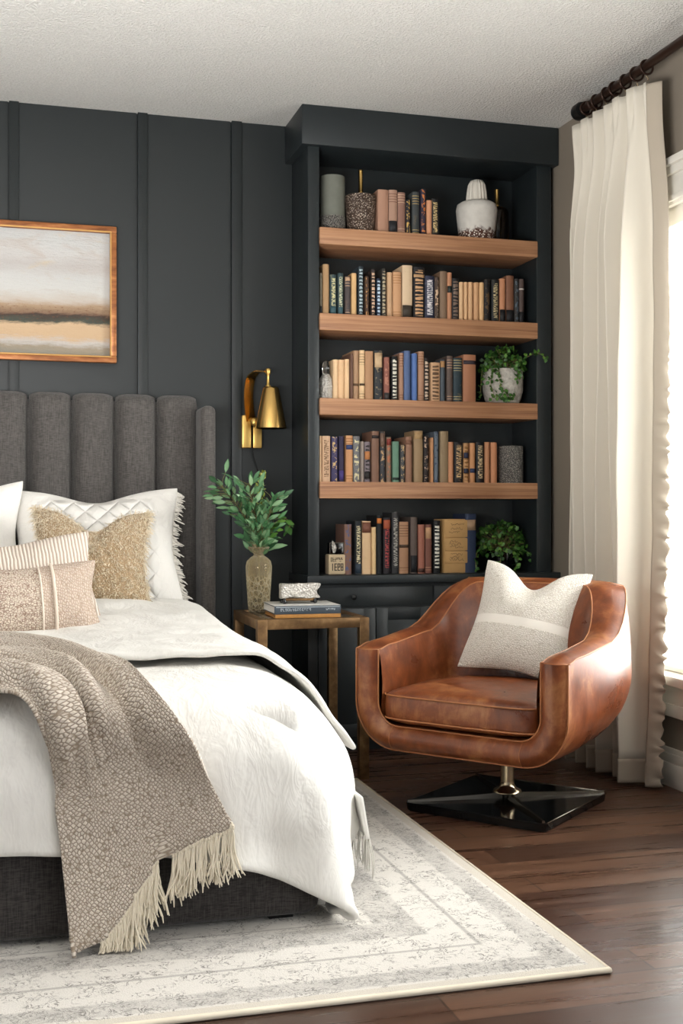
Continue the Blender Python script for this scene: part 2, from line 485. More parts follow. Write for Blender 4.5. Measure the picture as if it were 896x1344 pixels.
def box(bm, x0, x1, y0, y1, z0, z1, bev=0.0, seg=2, rot=None, piv=None):
    r = bmesh.ops.create_cube(bm, size=1.0)
    vs = r['verts']
    for v in vs:
        v.co = Vector(((x0 + x1) / 2 + v.co.x * (x1 - x0), (y0 + y1) / 2 + v.co.y * (y1 - y0), (z0 + z1) / 2 + v.co.z * (z1 - z0)))
    if bev > 0:
        es = list({e for v in vs for e in v.link_edges})
        q = bmesh.ops.bevel(bm, geom=es, offset=bev, segments=seg, profile=.5, affect='EDGES', clamp_overlap=True)
        vs = list({v for f in q['faces'] for v in f.verts} | {v for v in vs if v.is_valid})
    if rot is not None:
        bmesh.ops.rotate(bm, verts=[v for v in vs if v.is_valid], cent=piv or ((x0 + x1) / 2, (y0 + y1) / 2, (z0 + z1) / 2), matrix=rot)
    return vs
def box_obj(name, mat, x0, x1, y0, y1, z0, z1, bev=0.0, parent=None, seg=2):
    bm = bmesh.new(); box(bm, x0, x1, y0, y1, z0, z1, bev, seg)
    return bm_obj(name, bm, mat, parent, smooth=bev > 0, angle=40)
def lathe(bm, prof, seg=32, c=(0, 0, 0), flute=None):
    """prof = [(r, z)...] revolved about z"""
    rings = []
    for r, z in prof:
        ring = []
        for i in range(seg):
            a = 2 * PI * i / seg
            rr = r * (1 + (flute[1] * math.cos(flute[0] * a) if flute else 0))
            ring.append(bm.verts.new((c[0] + rr * math.cos(a), c[1] + rr * math.sin(a), c[2] + z)))
        rings.append(ring)
    for a, b in zip(rings, rings[1:]):
        for i in range(seg):
            j = (i + 1) % seg
            bm.faces.new((a[i], a[j], b[j], b[i]))
    bm.faces.new(rings[0][::-1]); bm.faces.new(rings[-1])
def lathe_obj(name, prof, mat, parent=None, seg=40, c=(0, 0, 0), flute=None, angle=50):
    bm = bmesh.new(); lathe(bm, prof, seg, c, flute)
    return bm_obj(name, bm, mat, parent, True, angle)
def tube(bm, pts, r, seg=8, cap=True):
    pts = [Vector(p) for p in pts]
    rs = r if isinstance(r, (list, tuple)) else [r] * len(pts)
    up = Vector((0, 0, 1)); rings = []
    prev = None
    for i, p in enumerate(pts):
        d = (pts[min(i + 1, len(pts) - 1)] - pts[max(i - 1, 0)])
        d = d.normalized() if d.length > 1e-9 else Vector((0, 0, 1))
        if prev is None:
            a = d.cross(up if abs(d.z) < .9 else Vector((1, 0, 0))).normalized()
        else:
            a = (prev - d * prev.dot(d))
            a = a.normalized() if a.length > 1e-6 else d.orthogonal().normalized()
        prev = a
        b = d.cross(a)
        rings.append([bm.verts.new(p + (a * math.cos(2 * PI * k / seg) + b * math.sin(2 * PI * k / seg)) * rs[i]) for k in range(seg)])
    for A, B in zip(rings, rings[1:]):
        for k in range(seg):
            j = (k + 1) % seg
            bm.faces.new((A[k], A[j], B[j], B[k]))
    if cap:
        bm.faces.new(rings[0][::-1]); bm.faces.new(rings[-1])
def tube_obj(name, pts, r, mat, parent=None, seg=10):
    bm = bmesh.new(); tube(bm, pts, r, seg)
    return bm_obj(name, bm, mat, parent, True, 60)
def grid_faces(n, m, off=0, wrap=False):
    """n rows of m verts"""
    f = []
    for i in range(n - 1):
        for j in range(m if wrap else m - 1):
            k = (j + 1) % m
            f.append((off + i * m + j, off + i * m + k, off + (i + 1) * m + k, off + (i + 1) * m + j))
    return f
def cat_rom(P, n):
    """Catmull-Rom through P (k x d) sampled at n points, by chord length"""
    P = np.asarray(P, float)
    t = np.concatenate([[0], np.cumsum(np.maximum(np.linalg.norm(np.diff(P, axis=0), axis=1), 1e-6))]); t /= t[-1]
    T = np.zeros_like(P)
    T[1:-1] = (P[2:] - P[:-2]) / (t[2:] - t[:-2])[:, None]
    T[0] = (P[1] - P[0]) / (t[1] - t[0]); T[-1] = (P[-1] - P[-2]) / (t[-1] - t[-2])
    q = np.linspace(0, 1, n); k = np.clip(np.searchsorted(t, q, 'right') - 1, 0, len(t) - 2)
    h = (t[k + 1] - t[k])[:, None]; s = ((q - t[k]) / (t[k + 1] - t[k]))[:, None]
    return (2 * s**3 - 3 * s**2 + 1) * P[k] + (s**3 - 2 * s**2 + s) * h * T[k] + (-2 * s**3 + 3 * s**2) * P[k + 1] + (s**3 - s**2) * h * T[k + 1]
def smoothstep(a, b, x):
    t = np.clip((x - a) / (b - a), 0, 1); return t * t * (3 - 2 * t)
def add_mod(o, typ, **kw):
    m = o.modifiers.new(typ.title(), typ)
    for k, v in kw.items(): setattr(m, k, v)
    return m
BOOKS = [
 [
  (1.5355, 0.0455, 0.182, 'a9795c', 0, '7d553f', 'tan cloth book, thickest of its row', []),
  (1.5795, 0.0355, 0.185, 'a87f66', 3, '6e4c3a', 'tan book with a black lower spine', [(0.02, 0.3, '1b1d22')]),
  (1.617, 0.0325, 0.177, '8a604e', 3, 'c9a98c', 'russet book with pale bands near the top', []),
  (1.6475, 0.0195, 0.149, '23222b', 4, 'd9b060', 'short dark book with yellow and white blotches', []),
  (1.682, 0.0305, 0.185, '3d4243', 3, 'b59a62', 'charcoal book with gilt lines near the top', []),
  (1.7135, 0.0215, 0.197, '2b2538', 4, 'd8803a', 'dark purple book with orange blotches', []),
  (1.74, 0.0225, 0.152, 'c98450', 0, '8a5530', 'short plain orange book', []),
  (1.7675, 0.0315, 0.161, '15161a', 1, 'd8bd85', 'black book with gold lettering', []),
 ],
 [
  (1.267, 0.0105, 0.17, '7c7460', 0, '4f4a3a', 'thin olive grey book with a dark foot', [(0.02, 0.2, '26282a')]),
  (1.2895, 0.0255, 0.208, 'a8814f', 0, '6f5330', 'tall plain ochre book', []),
  (1.3205, 0.0275, 0.167, '2f4448', 1, 'd6cf9a', 'dark teal book with pale gold lettering', [(0.02, 0.22, '3b5a60')]),
  (1.3525, 0.0235, 0.175, '33474a', 1, 'c9c9a6', 'slate teal book with long pale lettering', [(0.02, 0.2, '3f5c63')]),
  (1.383, 0.0225, 0.163, '4c4343', 3, 'c9a582', 'brown grey book with a tan cap', [(0.9, 0.98, 'c4a080')]),
  (1.4105, 0.0215, 0.178, 'd2a45f', 0, '8e6a35', 'honey coloured plain book', []),
  (1.44, 0.0205, 0.208, '2c3840', 2, 'aebfc4', 'dark slate book with pale blue bars', []),
  (1.4665, 0.0155, 0.167, '4a3426', 4, 'e0a765', 'slim brown book with cream and orange patches', []),
  (1.493, 0.0185, 0.199, '2c2322', 2, 'd8b495', 'dark brown book with cream bars', []),
  (1.5175, 0.0175, 0.162, '1c2a40', 2, 'bcd0e0', 'short navy book with white dotted spine', []),
  (1.541, 0.0185, 0.205, '33302c', 2, 'b8aa8c', 'dark book with grey cream bars', []),
  (1.5665, 0.0215, 0.19, 'c59a6c', 0, '8a6640', 'pale tan book', []),
  (1.5975, 0.0355, 0.192, 'c28d58', 3, '9a6c40', 'wide tan book with faint lines', []),
  (1.6425, 0.0435, 0.223, 'd2b48c', 0, '9c8260', 'tall beige book with a black label at its foot', [(0.03, 0.25, '3c352c')]),
  (1.695, 0.0485, 0.219, '17181c', 2, 'd0a478', 'thick black book with broad tan bars', [(0.8, 0.86, 'b8936a')]),
  (1.7435, 0.0415, 0.185, '262a42', 1, 'e2dfe0', 'midnight blue book with white lettering', []),
  (1.776, 0.0185, 0.181, '4b3a30', 4, 'd8b898', 'brown book with mottled cream patches', []),
  (1.804, 0.0305, 0.207, '7d6248', 0, '55402c', 'tall olive brown book', []),
  (1.8315, 0.0195, 0.203, 'b87848', 0, '70452a', 'orange brown book with a black band', [(0.58, 0.72, '1f2a28')]),
  (1.859, 0.0305, 0.18, '1a1a1c', 2, '7d6a5c', 'black book with dull brown bars', []),
  (1.886, 0.0185, 0.166, 'd9ab74', 0, '9a7448', 'short cream book, first of five alike', []),
  (1.907, 0.0165, 0.167, 'd4a56d', 0, '9a7448', 'short cream book, second of five alike', []),
  (1.9275, 0.0195, 0.168, 'cf9f68', 0, '9a7448', 'short cream book, middle one of five alike', []),
  (1.953, 0.0225, 0.167, 'c8935a', 0, '9a7448', 'short cream book, fourth of five alike', []),
  (1.977, 0.0205, 0.168, 'd6a768', 0, '9a7448', 'short cream book, last of five alike', []),
  (2.003, 0.0265, 0.183, '1a1817', 4, '5a4630', 'black book with a faint brown motif', []),
  (2.04, 0.0325, 0.184, '171b1c', 1, 'bfae84', 'black book with dim gold lettering', []),
  (2.0735, 0.0255, 0.19, 'b8733f', 0, '7a4828', 'orange tan book with a black foot', [(0.01, 0.3, '0e0f12')]),
  (2.109, 0.0345, 0.205, '7a4a2a', 0, '50301c', 'chestnut book with a black foot', [(0.01, 0.28, '0e0f12')]),
  (2.14, 0.0205, 0.193, '2a2725', 4, '54606a', 'black book with grey streaks', []),
  (2.1645, 0.0235, 0.194, '4d3c36', 0, 'd8cfc8', 'dark brown book with one white line', [(0.76, 0.79, 'c8c0b8'), (0.01, 0.27, '101116')]),
 ],
 [
  (1.3295, 0.0195, 0.163, 'e2ba85', 0, 'a8845a', 'short cream book beside the glass decanter', []),
  (1.3545, 0.0255, 0.164, 'dcb07a', 0, 'a8845a', 'short cream book, second from the glass decanter', []),
  (1.38, 0.0205, 0.167, 'e0b882', 0, 'a8845a', 'short cream book, third from the glass decanter', []),
  (1.3995, 0.0135, 0.19, '6b4a38', 0, '40291c', 'slim dark brown book', []),
  (1.419, 0.0225, 0.204, 'a88058', 0, '6f5232', 'olive tan book with a brown band below its middle', [(0.28, 0.33, '5d452e')]),
  (1.445, 0.0225, 0.206, 'dcb680', 3, '7d684a', 'cream book with dark lettering at the top', [(0.29, 0.33, '4a3928')]),
  (1.4755, 0.0335, 0.203, 'ad7d4e', 0, '6f4c2c', 'wide plain tan book', []),
  (1.516, 0.0345, 0.208, '2e3236', 4, '8a7a5e', 'dark grey book with a cream upper label', [(0.66, 0.95, 'c7ab86')]),
  (1.5525, 0.0235, 0.181, '8a4c3a', 4, 'b8806a', 'mottled brick red book', [(0.02, 0.18, '33302f')]),
  (1.586, 0.0245, 0.186, '17181a', 2, 'e0dccb', 'black book with bold white bars', []),
  (1.617, 0.0185, 0.201, 'a5785a', 3, '7a5038', 'slim tan brown book with faint marks', []),
  (1.643, 0.0285, 0.211, '45608f', 0, '2c3f66', 'wide steel blue book', []),
  (1.6755, 0.0215, 0.201, '3b68ad', 0, '2a4a80', 'slim bright blue book', []),
  (1.7055, 0.0255, 0.211, 'a87a58', 3, '7d5438', 'tan brown book right of the two blue ones', []),
  (1.73, 0.0205, 0.185, '221c1a', 2, 'd0b8a0', 'dark brown book with pinkish bars', []),
  (1.7675, 0.0395, 0.166, 'bb8e60', 2, '4a3524', 'short tan book with thin dark bars', []),
  (1.802, 0.0205, 0.179, '46515a', 0, '2c353c', 'slate grey book with a tan cap', [(0.82, 0.97, 'b08658')]),
  (1.8335, 0.0255, 0.196, '5a4a42', 3, 'b89478', 'dark taupe book with bands near the top', []),
  (1.8695, 0.0375, 0.189, '24373f', 3, 'b8a878', 'dark teal book with gilt lettering near the top', []),
  (1.924, 0.0565, 0.205, 'a4663a', 0, '6f4022', 'wide orange brown book with a dark band', [(0.8, 0.88, '3a3138')]),
 ],
 [
  (1.2645, 0.0115, 0.189, 'dcb484', 0, 'a07c50', 'slim cream book at the left post', []),
  (1.2905, 0.0335, 0.189, 'c9a078', 1, '6f5238', 'wide sand coloured book with scribbled lettering', []),
  (1.3265, 0.0255, 0.186, '37315c', 4, 'd0b070', 'purple navy book with gold patches', []),
  (1.3565, 0.0215, 0.189, '2e2744', 0, '1c182e', 'plain dark purple book', [(0.05, 0.25, '453a78')]),
  (1.389, 0.0285, 0.192, 'c08448', 3, '7d5228', 'orange tan book with a navy band', [(0.7, 0.8, '2a3a68')]),
  (1.4215, 0.0275, 0.19, '6c6c70', 4, 'd8cfa0', 'grey book with mottled yellow blotches', []),
  (1.4465, 0.0135, 0.169, '96887e', 0, '6a5f5a', 'thin lilac grey book', []),
  (1.4685, 0.0235, 0.168, '7a6e74', 2, '262020', 'violet grey book with an orange patch', [(0.56, 0.76, 'b87a48'), (0.08, 0.26, '201c1c')]),
  (1.5025, 0.0315, 0.212, '7d5842', 0, '50362a', 'tall brown book with a dark band near the top', [(0.86, 0.92, '2c2422')]),
  (1.535, 0.0225, 0.211, '3a3b3f', 4, 'b8946a', 'dark book with a brown cap', [(0.7, 0.97, '6f5648')]),
  (1.562, 0.0205, 0.189, '7a6450', 4, 'b06848', 'brown book with a red top and cream patches', [(0.82, 0.96, '7d3028')]),
  (1.5925, 0.0275, 0.171, '5f8a72', 0, '36564a', 'sage green book', [(0.06, 0.12, '1d2a25')]),
  (1.6235, 0.0195, 0.157, '404448', 4, 'c8a878', 'short dark grey book with a cream patch', []),
  (1.6515, 0.0275, 0.192, '92684c', 0, '5f4230', 'tan brown book with a small label', [(0.83, 0.93, '7d5844')]),
  (1.6925, 0.0375, 0.218, '9a7d54', 0, '66502f', 'tall wide olive tan book', [(0.84, 0.97, 'a88a60')]),
  (1.7275, 0.0215, 0.195, '241c1c', 4, 'c8a890', 'blackish book with pale swirling letters', []),
  (1.7545, 0.0115, 0.19, 'c8884e', 0, '8a5a30', 'thin orange tan book', []),
  (1.774, 0.0185, 0.216, '5c6874', 4, '2c3a52', 'blue grey book with navy blotches', []),
  (1.8085, 0.0355, 0.218, '8e7652', 0, '5c4a30', 'tall wide khaki book', []),
  (1.8385, 0.0215, 0.173, 'c27d46', 0, '80502a', 'orange tan book right of the khaki one', []),
  (1.8725, 0.0375, 0.173, '17161a', 1, 'd2b080', 'thick black book with gold lettering', []),
  (1.907, 0.0225, 0.169, 'b58040', 2, '7a5426', 'ochre book with navy bands', [(0.62, 0.76, '2c3048'), (0.24, 0.36, '1c2236')]),
  (1.9365, 0.0235, 0.17, 'c08040', 0, '7a4c22', 'orange book with one navy band', [(0.25, 0.36, '26304e')]),
  (1.9725, 0.0355, 0.175, '14151a', 1, 'c8b088', 'black book with slanting gold lettering', []),
  (2.0055, 0.0215, 0.175, 'bb7840', 0, '7d4c28', 'orange tan book left of the last one', []),
  (2.0365, 0.0275, 0.174, 'bd763c', 0, '7d4a24', 'orange tan book against the speckled cylinder', []),
 ],
 [
  (1.385, 0.0305, 0.207, '7a5442', 4, '4a5a80', 'brown book with red and blue blotches', []),
  (1.4275, 0.0275, 0.22, '1f2428', 1, 'e0d2a8', 'black book with cream lettering', [(0.02, 0.2, '2c3a48')]),
  (1.4655, 0.0375, 0.22, 'd8b07c', 0, 'a07c4c', 'cream book with a brown cap', [(0.78, 0.98, '7a4e3c')]),
  (1.497, 0.0185, 0.195, 'e0b878', 0, 'a88450', 'slim cream book', []),
  (1.5195, 0.0215, 0.244, '17191c', 0, '0d0e10', 'black book with an orange mark near the top', [(0.86, 0.95, 'd07a38')]),
  (1.552, 0.0305, 0.234, '1c191e', 1, 'b04848', 'black book with red lettering and an orange top', [(0.8, 0.96, 'a05034')]),
  (1.5895, 0.0295, 0.256, '2c2c2e', 1, 'a8a49c', 'tall dark grey book with pale lettering', []),
  (1.6275, 0.0395, 0.217, 'a87850', 3, '6c4a30', 'tan brown book with dark bands', [(0.5, 0.56, '4a3626')]),
  (1.672, 0.0285, 0.236, '5f5048', 0, '3c322c', 'grey brown book with a black foot', [(0.02, 0.32, '1c1e22')]),
  (1.7045, 0.0275, 0.205, 'a05a40', 0, '6a3828', 'brick coloured book', [(0.02, 0.1, '4a2c22')]),
  (1.7375, 0.0275, 0.205, '7a4634', 3, 'c09070', 'dark red book with a cream top label', [(0.72, 0.94, 'b8906c')]),
  (1.775, 0.0285, 0.222, '121316', 2, 'e6e2d4', 'black book with stark white bars', []),
  (1.928, 0.0485, 0.25, '20304e', 0, '141e34', 'navy book with a tan band near the top', [(0.72, 0.9, 'a08468')]),
 ],
]
# ------------------------------------------------------------------ the room
BACK, RIGHT, CEIL = 5.02, 2.31, 2.63
struct(box_obj('floor', M['floor'], -3.2, RIGHT + .2, -1.6, BACK + .15, -.05, 0))
struct(box_obj('ceiling', M['ceiling'], -3.2, RIGHT + .2, -1.6, BACK + .15, CEIL, CEIL + .05))
BATTENS = ((.940, .983), (.547, .587), (.035, .073), (-.48, -.442), (-.99, -.952), (-1.5, -1.462), (-2.0, -1.962))
bm = bmesh.new()
box(bm, -3.2, RIGHT + .15, BACK, BACK + .12, 0, CEIL)
ends = [1.3] + [b[1] - .002 for b in BATTENS]; starts = [b[0] for b in BATTENS] + [-3.2]
for e_, s_ in zip([1.204] + [b[0] - .005 for b in BATTENS], [b[1] - .004 for b in BATTENS] + [-3.2]):
    box(bm, s_, e_, BACK - .008, BACK + .01, 0, CEIL)      # boards with a narrow shadow gap left of each batten
struct(bm_obj('wall_back', bm, M['charcoal']))
k = 1
for x0, x1 in BATTENS:
    o = struct(box_obj('trim_%d' % k, M['charcoal'], x0, x1, BACK - .022, BACK, 0, CEIL, .0015)); k += 1
# right wall with the window opening
WY0, WY1, WZ0, WZ1 = 2.45, 4.20, .40, 2.08
bm = bmesh.new()
box(bm, RIGHT, RIGHT + .15, WY1, BACK, 0, CEIL)
box(bm, RIGHT, RIGHT + .15, .9, WY0, 0, CEIL)
box(bm, RIGHT, RIGHT + .15, WY0, WY1, 0, WZ0)
box(bm, RIGHT, RIGHT + .15, WY0, WY1, WZ1, CEIL)
struct(bm_obj('wall_right', bm, M['greige']))
bm = bmesh.new()
box(bm, RIGHT - .016, RIGHT, .9, BACK - .34, 0, .085, .003)
box(bm, RIGHT - .012, RIGHT, .9, BACK - .34, .085, .118, .004)
box(bm, RIGHT - .007, RIGHT, .9, BACK - .34, .118, .138, .003)
struct(bm_obj('baseboard_right', bm, M['white_trim'], smooth=True, angle=40))
win = struct(empty('window_1', (RIGHT, (WY0 + WY1) / 2, WZ0)))
def wl(name, mat, b, bev=.003):       # a window part given in world coordinates
    bm = bmesh.new()
    for q in b: box(bm, q[0] - RIGHT, q[1] - RIGHT, q[2] - (WY0 + WY1) / 2, q[3] - (WY0 + WY1) / 2, q[4] - WZ0, q[5] - WZ0, bev)
    return bm_obj(name, bm, mat, win, True, 40)
wl('head_casing', M['white_trim'], [(RIGHT - .02, RIGHT, WY0 - .09, WY1 + .09, WZ1 - .012, WZ1 + .095), (RIGHT - .032, RIGHT, WY0 - .1, WY1 + .1, WZ1 + .095, WZ1 + .125), (RIGHT - .044, RIGHT, WY0 - .11, WY1 + .11, WZ1 + .125, WZ1 + .152), (RIGHT - .03, RIGHT, WY0 - .09, WY1 + .09, WZ1 + .0, WZ1 + .022)])
wl('side_casing', M['white_trim'], [(RIGHT - .02, RIGHT, WY1, WY1 + .085, WZ0, WZ1)])
wl('side_casing', M['white_trim'], [(RIGHT - .02, RIGHT, WY0 - .085, WY0, WZ0, WZ1)])
wl('sill', M['white_trim'], [(RIGHT - .06, RIGHT + .1, WY0 - .11, WY1 + .11, WZ0 - .03, WZ0 + .006)], .008)
wl('apron', M['white_trim'], [(RIGHT - .022, RIGHT, WY0 - .08, WY1 + .08, WZ0 - .10, WZ0 - .03), (RIGHT - .03, RIGHT, WY0 - .085, WY1 + .085, WZ0 - .145, WZ0 - .10)])
wl('sash', M['white_trim'], [(RIGHT + .09, RIGHT + .13, WY0, WY0 + .05, WZ0, WZ1), (RIGHT + .09, RIGHT + .13, WY1 - .05, WY1, WZ0, WZ1), (RIGHT + .09, RIGHT + .13, WY0, WY1, WZ1 - .05, WZ1), (RIGHT + .09, RIGHT + .13, WY0, WY1, WZ0, WZ0 + .05), (RIGHT + .09, RIGHT + .13, 3.18, 3.24, WZ0, WZ1)])
wl('pane', M['window_glass'], [(RIGHT + .105, RIGHT + .109, WY0 + .05, WY1 - .05, WZ0 + .05, WZ1 - .05)], 0)

bl = tag(empty('window_blind', (RIGHT + .035, (WY0 + WY1) / 2, WZ0)), 'white horizontal slat blind lowered in the bright window', 'blind')
hw = (WY1 - WY0) / 2 - .012
box_obj('head_rail', M['white_trim'], -.03, .03, -hw, hw, WZ1 - WZ0 - .075, WZ1 - WZ0 - .004, .004, bl)
bm = bmesh.new()
ns = 35
for i in range(ns):
    z = .045 + (WZ1 - WZ0 - .14) * i / (ns - 1)
    box(bm, -.0245, .0245, -hw, hw, z - .0012, z + .0012, rot=Matrix.Rotation(math.radians(-14), 3, 'Y'))
sl = bm_obj('slats', bm, M['slat'], bl)
box_obj('bottom_rail', M['white_trim'], -.025, .025, -hw, hw, .008, .026, .003, bl)
for y in (-.5, .0, .50):
    bm = bmesh.new()
    for dx in (-.022, .022):
        tube(bm, [(dx, y, .02), (dx, y, WZ1 - WZ0 - .06)], .0012, 5)
    bm_obj('ladder_cord', bm, M['white_trim'], bl)

# ------------------------------------------------------------------ rug
RX0, RX1, RY0, RY1 = -1.75, 1.245, 2.30, 4.19
M['rug'] = rug_mat(RX0, RX1, RY0, RY1)
bm = bmesh.new(); box(bm, RX0, RX1, RY0, RY1, 0, .011, .004)
rug = tag(bm_obj('area_rug', bm, M['rug'], None, True, 40), 'pale distressed grey area rug with faint bordered pattern under the bed', 'rug')
bm = bmesh.new()
tube(bm, [(RX0, RY0, .007), (RX1, RY0, .007), (RX1, RY1, .007)], .007, 8)
bm_obj('bound_edge', bm, M['fringe'], rug, True)

# ------------------------------------------------------------------ bookcase
BF = 4.74
bc = tag(empty('bookcase', (1.74, BF, 0)), 'charcoal built-in bookcase with four wood shelves above closed cabinets', 'bookcase')
def bp(name, mat, bs, bev=.002):
    bm = bmesh.new()
    for q in bs: box(bm, q[0] - 1.74, q[1] - 1.74, q[2] - BF, q[3] - BF, q[4], q[5], bev)
    return bm_obj(name, bm, mat, bc, True, 40)
XL, XR = 1.252, 2.218
bp('side_panel', M['black_paint'], [(1.205, XL, BF, BACK - .001, .69, 2.52)])
bp('side_panel', M['black_paint'], [(XR, 2.287, BF, BACK - .001, .69, 2.52)])
bp('back_panel', M['black_paint'], [(XL, XR, BACK - .022, BACK - .002, .69, 2.52)], 0)
bp('top_panel', M['black_paint'], [(XL, XR, BF, BACK - .022, 2.475, 2.52)])
bp('crown', M['black_paint'], [(1.172, 2.307, 4.708, BACK - .001, 2.468, CEIL - .001)], .004)
ZT = (2.141, 1.791, 1.445, 1.104)
for z in ZT:
    bp('shelf', M['shelf'], [(XL, XR, BF - .012, BACK - .022, z - .068, z)], .002)
bp('ledge', M['black_paint'], [(1.19, 2.308, 4.69, BACK - .002, .688, .722)], .003)
bp('base_cabinet', M['black_paint'], [(1.205, 2.305, BF, BACK - .002, .0, .688)])
for x0, x1 in ((1.245, 1.735), (1.745, 2.27)):
    d = bp('drawer', M['black_paint'], [(x0, x1, BF - .014, BF, .592, .672)])
    bm = bmesh.new(); xc = (x0 + x1) / 2 - 1.74 - .10
    lathe(bm, [(.004, 0), (.004, .012), (.010, .016), (.011, .022), (.006, .026)], 16)
    bmesh.ops.rotate(bm, verts=bm.verts, matrix=Matrix.Rotation(PI / 2, 3, 'X'))
    bmesh.ops.translate(bm, verts=bm.verts, vec=(xc, -.014, .632))
    bm_obj('knob', bm, M['black_metal'], d, True, 50)
    for a, b in ((x0, (x0 + x1) / 2 - .002), ((x0 + x1) / 2 + .002, x1)):
        bp('door', M['black_paint'], [(a, b, BF - .012, BF, .06, .584), (a, a + .05, BF - .016, BF - .012, .06, .584), (b - .05, b, BF - .016, BF - .012, .06, .584), (a + .05, b - .05, BF - .016, BF - .012, .534, .584), (a + .05, b - .05, BF - .016, BF - .012, .06, .11)], .0015)

# ------------------------------------------------------------------ shelf books
ORD = ['first', 'second', 'third', 'fourth', 'fifth', 'sixth', 'seventh', 'eighth', 'ninth', 'tenth']
def nth(i):
    if i < 10: return ORD[i]
    return '%d%s' % (i + 1, {1: 'st', 2: 'nd', 3: 'rd'}.get((i + 1) % 10 if (i + 1) // 10 != 1 else 0, 'th'))
SHELF = ('top shelf', 'second shelf', 'third shelf', 'fourth shelf', 'bottom ledge')
def make_cover(w, h, d):
    t = .0026
    n = 7
    out = [(-w / 2, d), (-w / 2, .05)]
    for i in range(n):
        s = -1 + 2 * i / (n - 1); out.append((s * w / 2, .0005 + .0065 * abs(s) ** 2.2))
    out += [(w / 2, .05), (w / 2, d)]
    inn = [(-w / 2 + t, d), (-w / 2 + t, .05)]
    for i in range(n):
        s = -1 + 2 * i / (n - 1); inn.append((s * (w / 2 - t), .0035 + .0065 * abs(s) ** 2.2))
    inn += [(w / 2 - t, .05), (w / 2 - t, d)]
    m = len(out)
    V = []; U = []
    for z in (0, h):
        for k, (x, y) in enumerate(out):
            V.append((x, y, z)); U.append((x / w + .5 if 2 <= k < 2 + n else -1, z))
        for k, (x, y) in enumerate(inn):
            V.append((x, y, z)); U.append((-1, z))
    F = []
    for i in range(m - 1):
        F.append((i, i + 1, 2 * m + i + 1, 2 * m + i))                     # outside
        F.append((m + i + 1, m + i, 3 * m + i, 3 * m + i + 1))             # inside
        F.append((2 * m + i, 2 * m + i + 1, 3 * m + i + 1, 3 * m + i))     # head
        F.append((i + 1, i, m + i, m + i + 1))                             # foot
    F.append((0, 2 * m, 3 * m, m)); F.append((m - 1, 2 * m - 1, 4 * m - 1, 3 * m - 1))
    return V, F, U
for s, rows in enumerate(BOOKS):
    z0 = ZT[s] if s < 4 else .722
    for i, (xc, w, h, col, sty, acc, desc, patches) in enumerate(rows):
        d = .135 + rnd.random() * .04
        b = empty('book', (xc, 4.768 + rnd.uniform(-.004, .004), z0), (0, 0, rnd.uniform(-.01, .01)))
        tag(b, '%s, %s from left on %s' % (desc, nth(i), SHELF[s]), 'book', 'old books on the ' + SHELF[s])
        V, F, U = make_cover(w, h, d)
        c = mesh_obj('cover', V, F, M['book'], b, True, U)
        c.data.set_sharp_from_angle(angle=math.radians(35))
        c['cloth'] = hexc(col)[:3]; c['accent'] = hexc(acc)[:3]; c['style'] = float(sty); c['seed'] = rnd.random(); c['tall'] = float(h)
        g = .0028
        p = box_obj('page_block', M['page'], -w / 2 + g, w / 2 - g, .011, d - .004, .003, h - .004, 0, b)
        for v0, v1, hx in patches:
            n = 7; e = .0006; PV = []
            for z in (v0 * h, v1 * h):
                for q in range(n):
                    t = -1 + 2 * q / (n - 1); PV.append((t * w / 2 * .985, .0005 + .0065 * abs(t * .985) ** 2.2 - e, z))
            f = [(q, q + 1, n + q + 1, n + q) for q in range(n - 1)]
            lb = mesh_obj('spine_label', PV, f, patch_mat(hx), b)
            add_mod(lb, 'SOLIDIFY', thickness=.0005, offset=0)

# ------------------------------------------------------------------ leaves
class Leaves:
    def __init__(s): s.v = []; s.f = []; s.t = []
    def add(s, p, d, n, L, W, curl=.25, fold=.25, tone=None):
        p = Vector(p); d = Vector(d).normalized(); n = Vector(n); sd = d.cross(n)
        sd = sd.normalized() if sd.length > 1e-4 else d.orthogonal().normalized()
        n = sd.cross(d).normalized()
        prof = ((0, 0.06), (.22, .72), (.48, 1), (.75, .68), (1, .02))
        o = len(s.v); tone = rnd.random() if tone is None else tone
        for t, w in prof:
            c = p + d * (L * t) - n * (curl * L * t * t)
            hw = W / 2 * w
            s.v += [c - sd * hw + n * (fold * hw), c, c + sd * hw + n * (fold * hw)]
            s.t += [tone * .85, min(1, tone * .85 + .2), tone * .85]
        for i in range(len(prof) - 1):
            for j in (0, 1):
                a = o + i * 3 + j; s.f.append((a, a + 1, a + 4, a + 3))
    def build(s, name, mat, parent):
        o = mesh_obj(name, s.v, s.f, mat, parent)
        at = o.data.attributes.new('tone', 'FLOAT', 'POINT'); at.data.foreach_set('value', np.array(s.t, dtype=np.float32))
        return o
def rv(s=1.0): return Vector((rnd.gauss(0, s), rnd.gauss(0, s), rnd.gauss(0, s)))

# ------------------------------------------------------------------ shelf ornaments
SY = 4.835
o = tag(lathe_obj('stoneware_pot', [(.0505, 0), (.0505, .004), (.052, .05), (.0525, .19), (.052, .235), (.047, .235), (.046, .05), (.001, .045)], M['grey_pot'], c=(0, 0, 0)), 'tall grey green stoneware pot at left end of the top shelf', 'pot'); o.location = (1.334, SY, ZT[0])
lathe_obj('speckled_foot', [(.0535, .001), (.0545, .03), (.054, .066), (.0525, .068)], M['speckle_grey'], o)
v = tag(empty('vase', (1.451, SY - .02, ZT[0])), 'tapered brown speckled vase with a tall gold neck on the top shelf', 'vase')
lathe_obj('body', [(.045, 0), (.054, .004), (.059, .06), (.0665, .152), (.065, .158), (.050, .163), (.014, .166), (.012, .17)], M['speckle'], v)
lathe_obj('neck', [(.012, .165), (.0125, .176), (.0095, .18), (.0095, .262), (.0105, .268), (.009, .270)], M['brass'], v, 24)
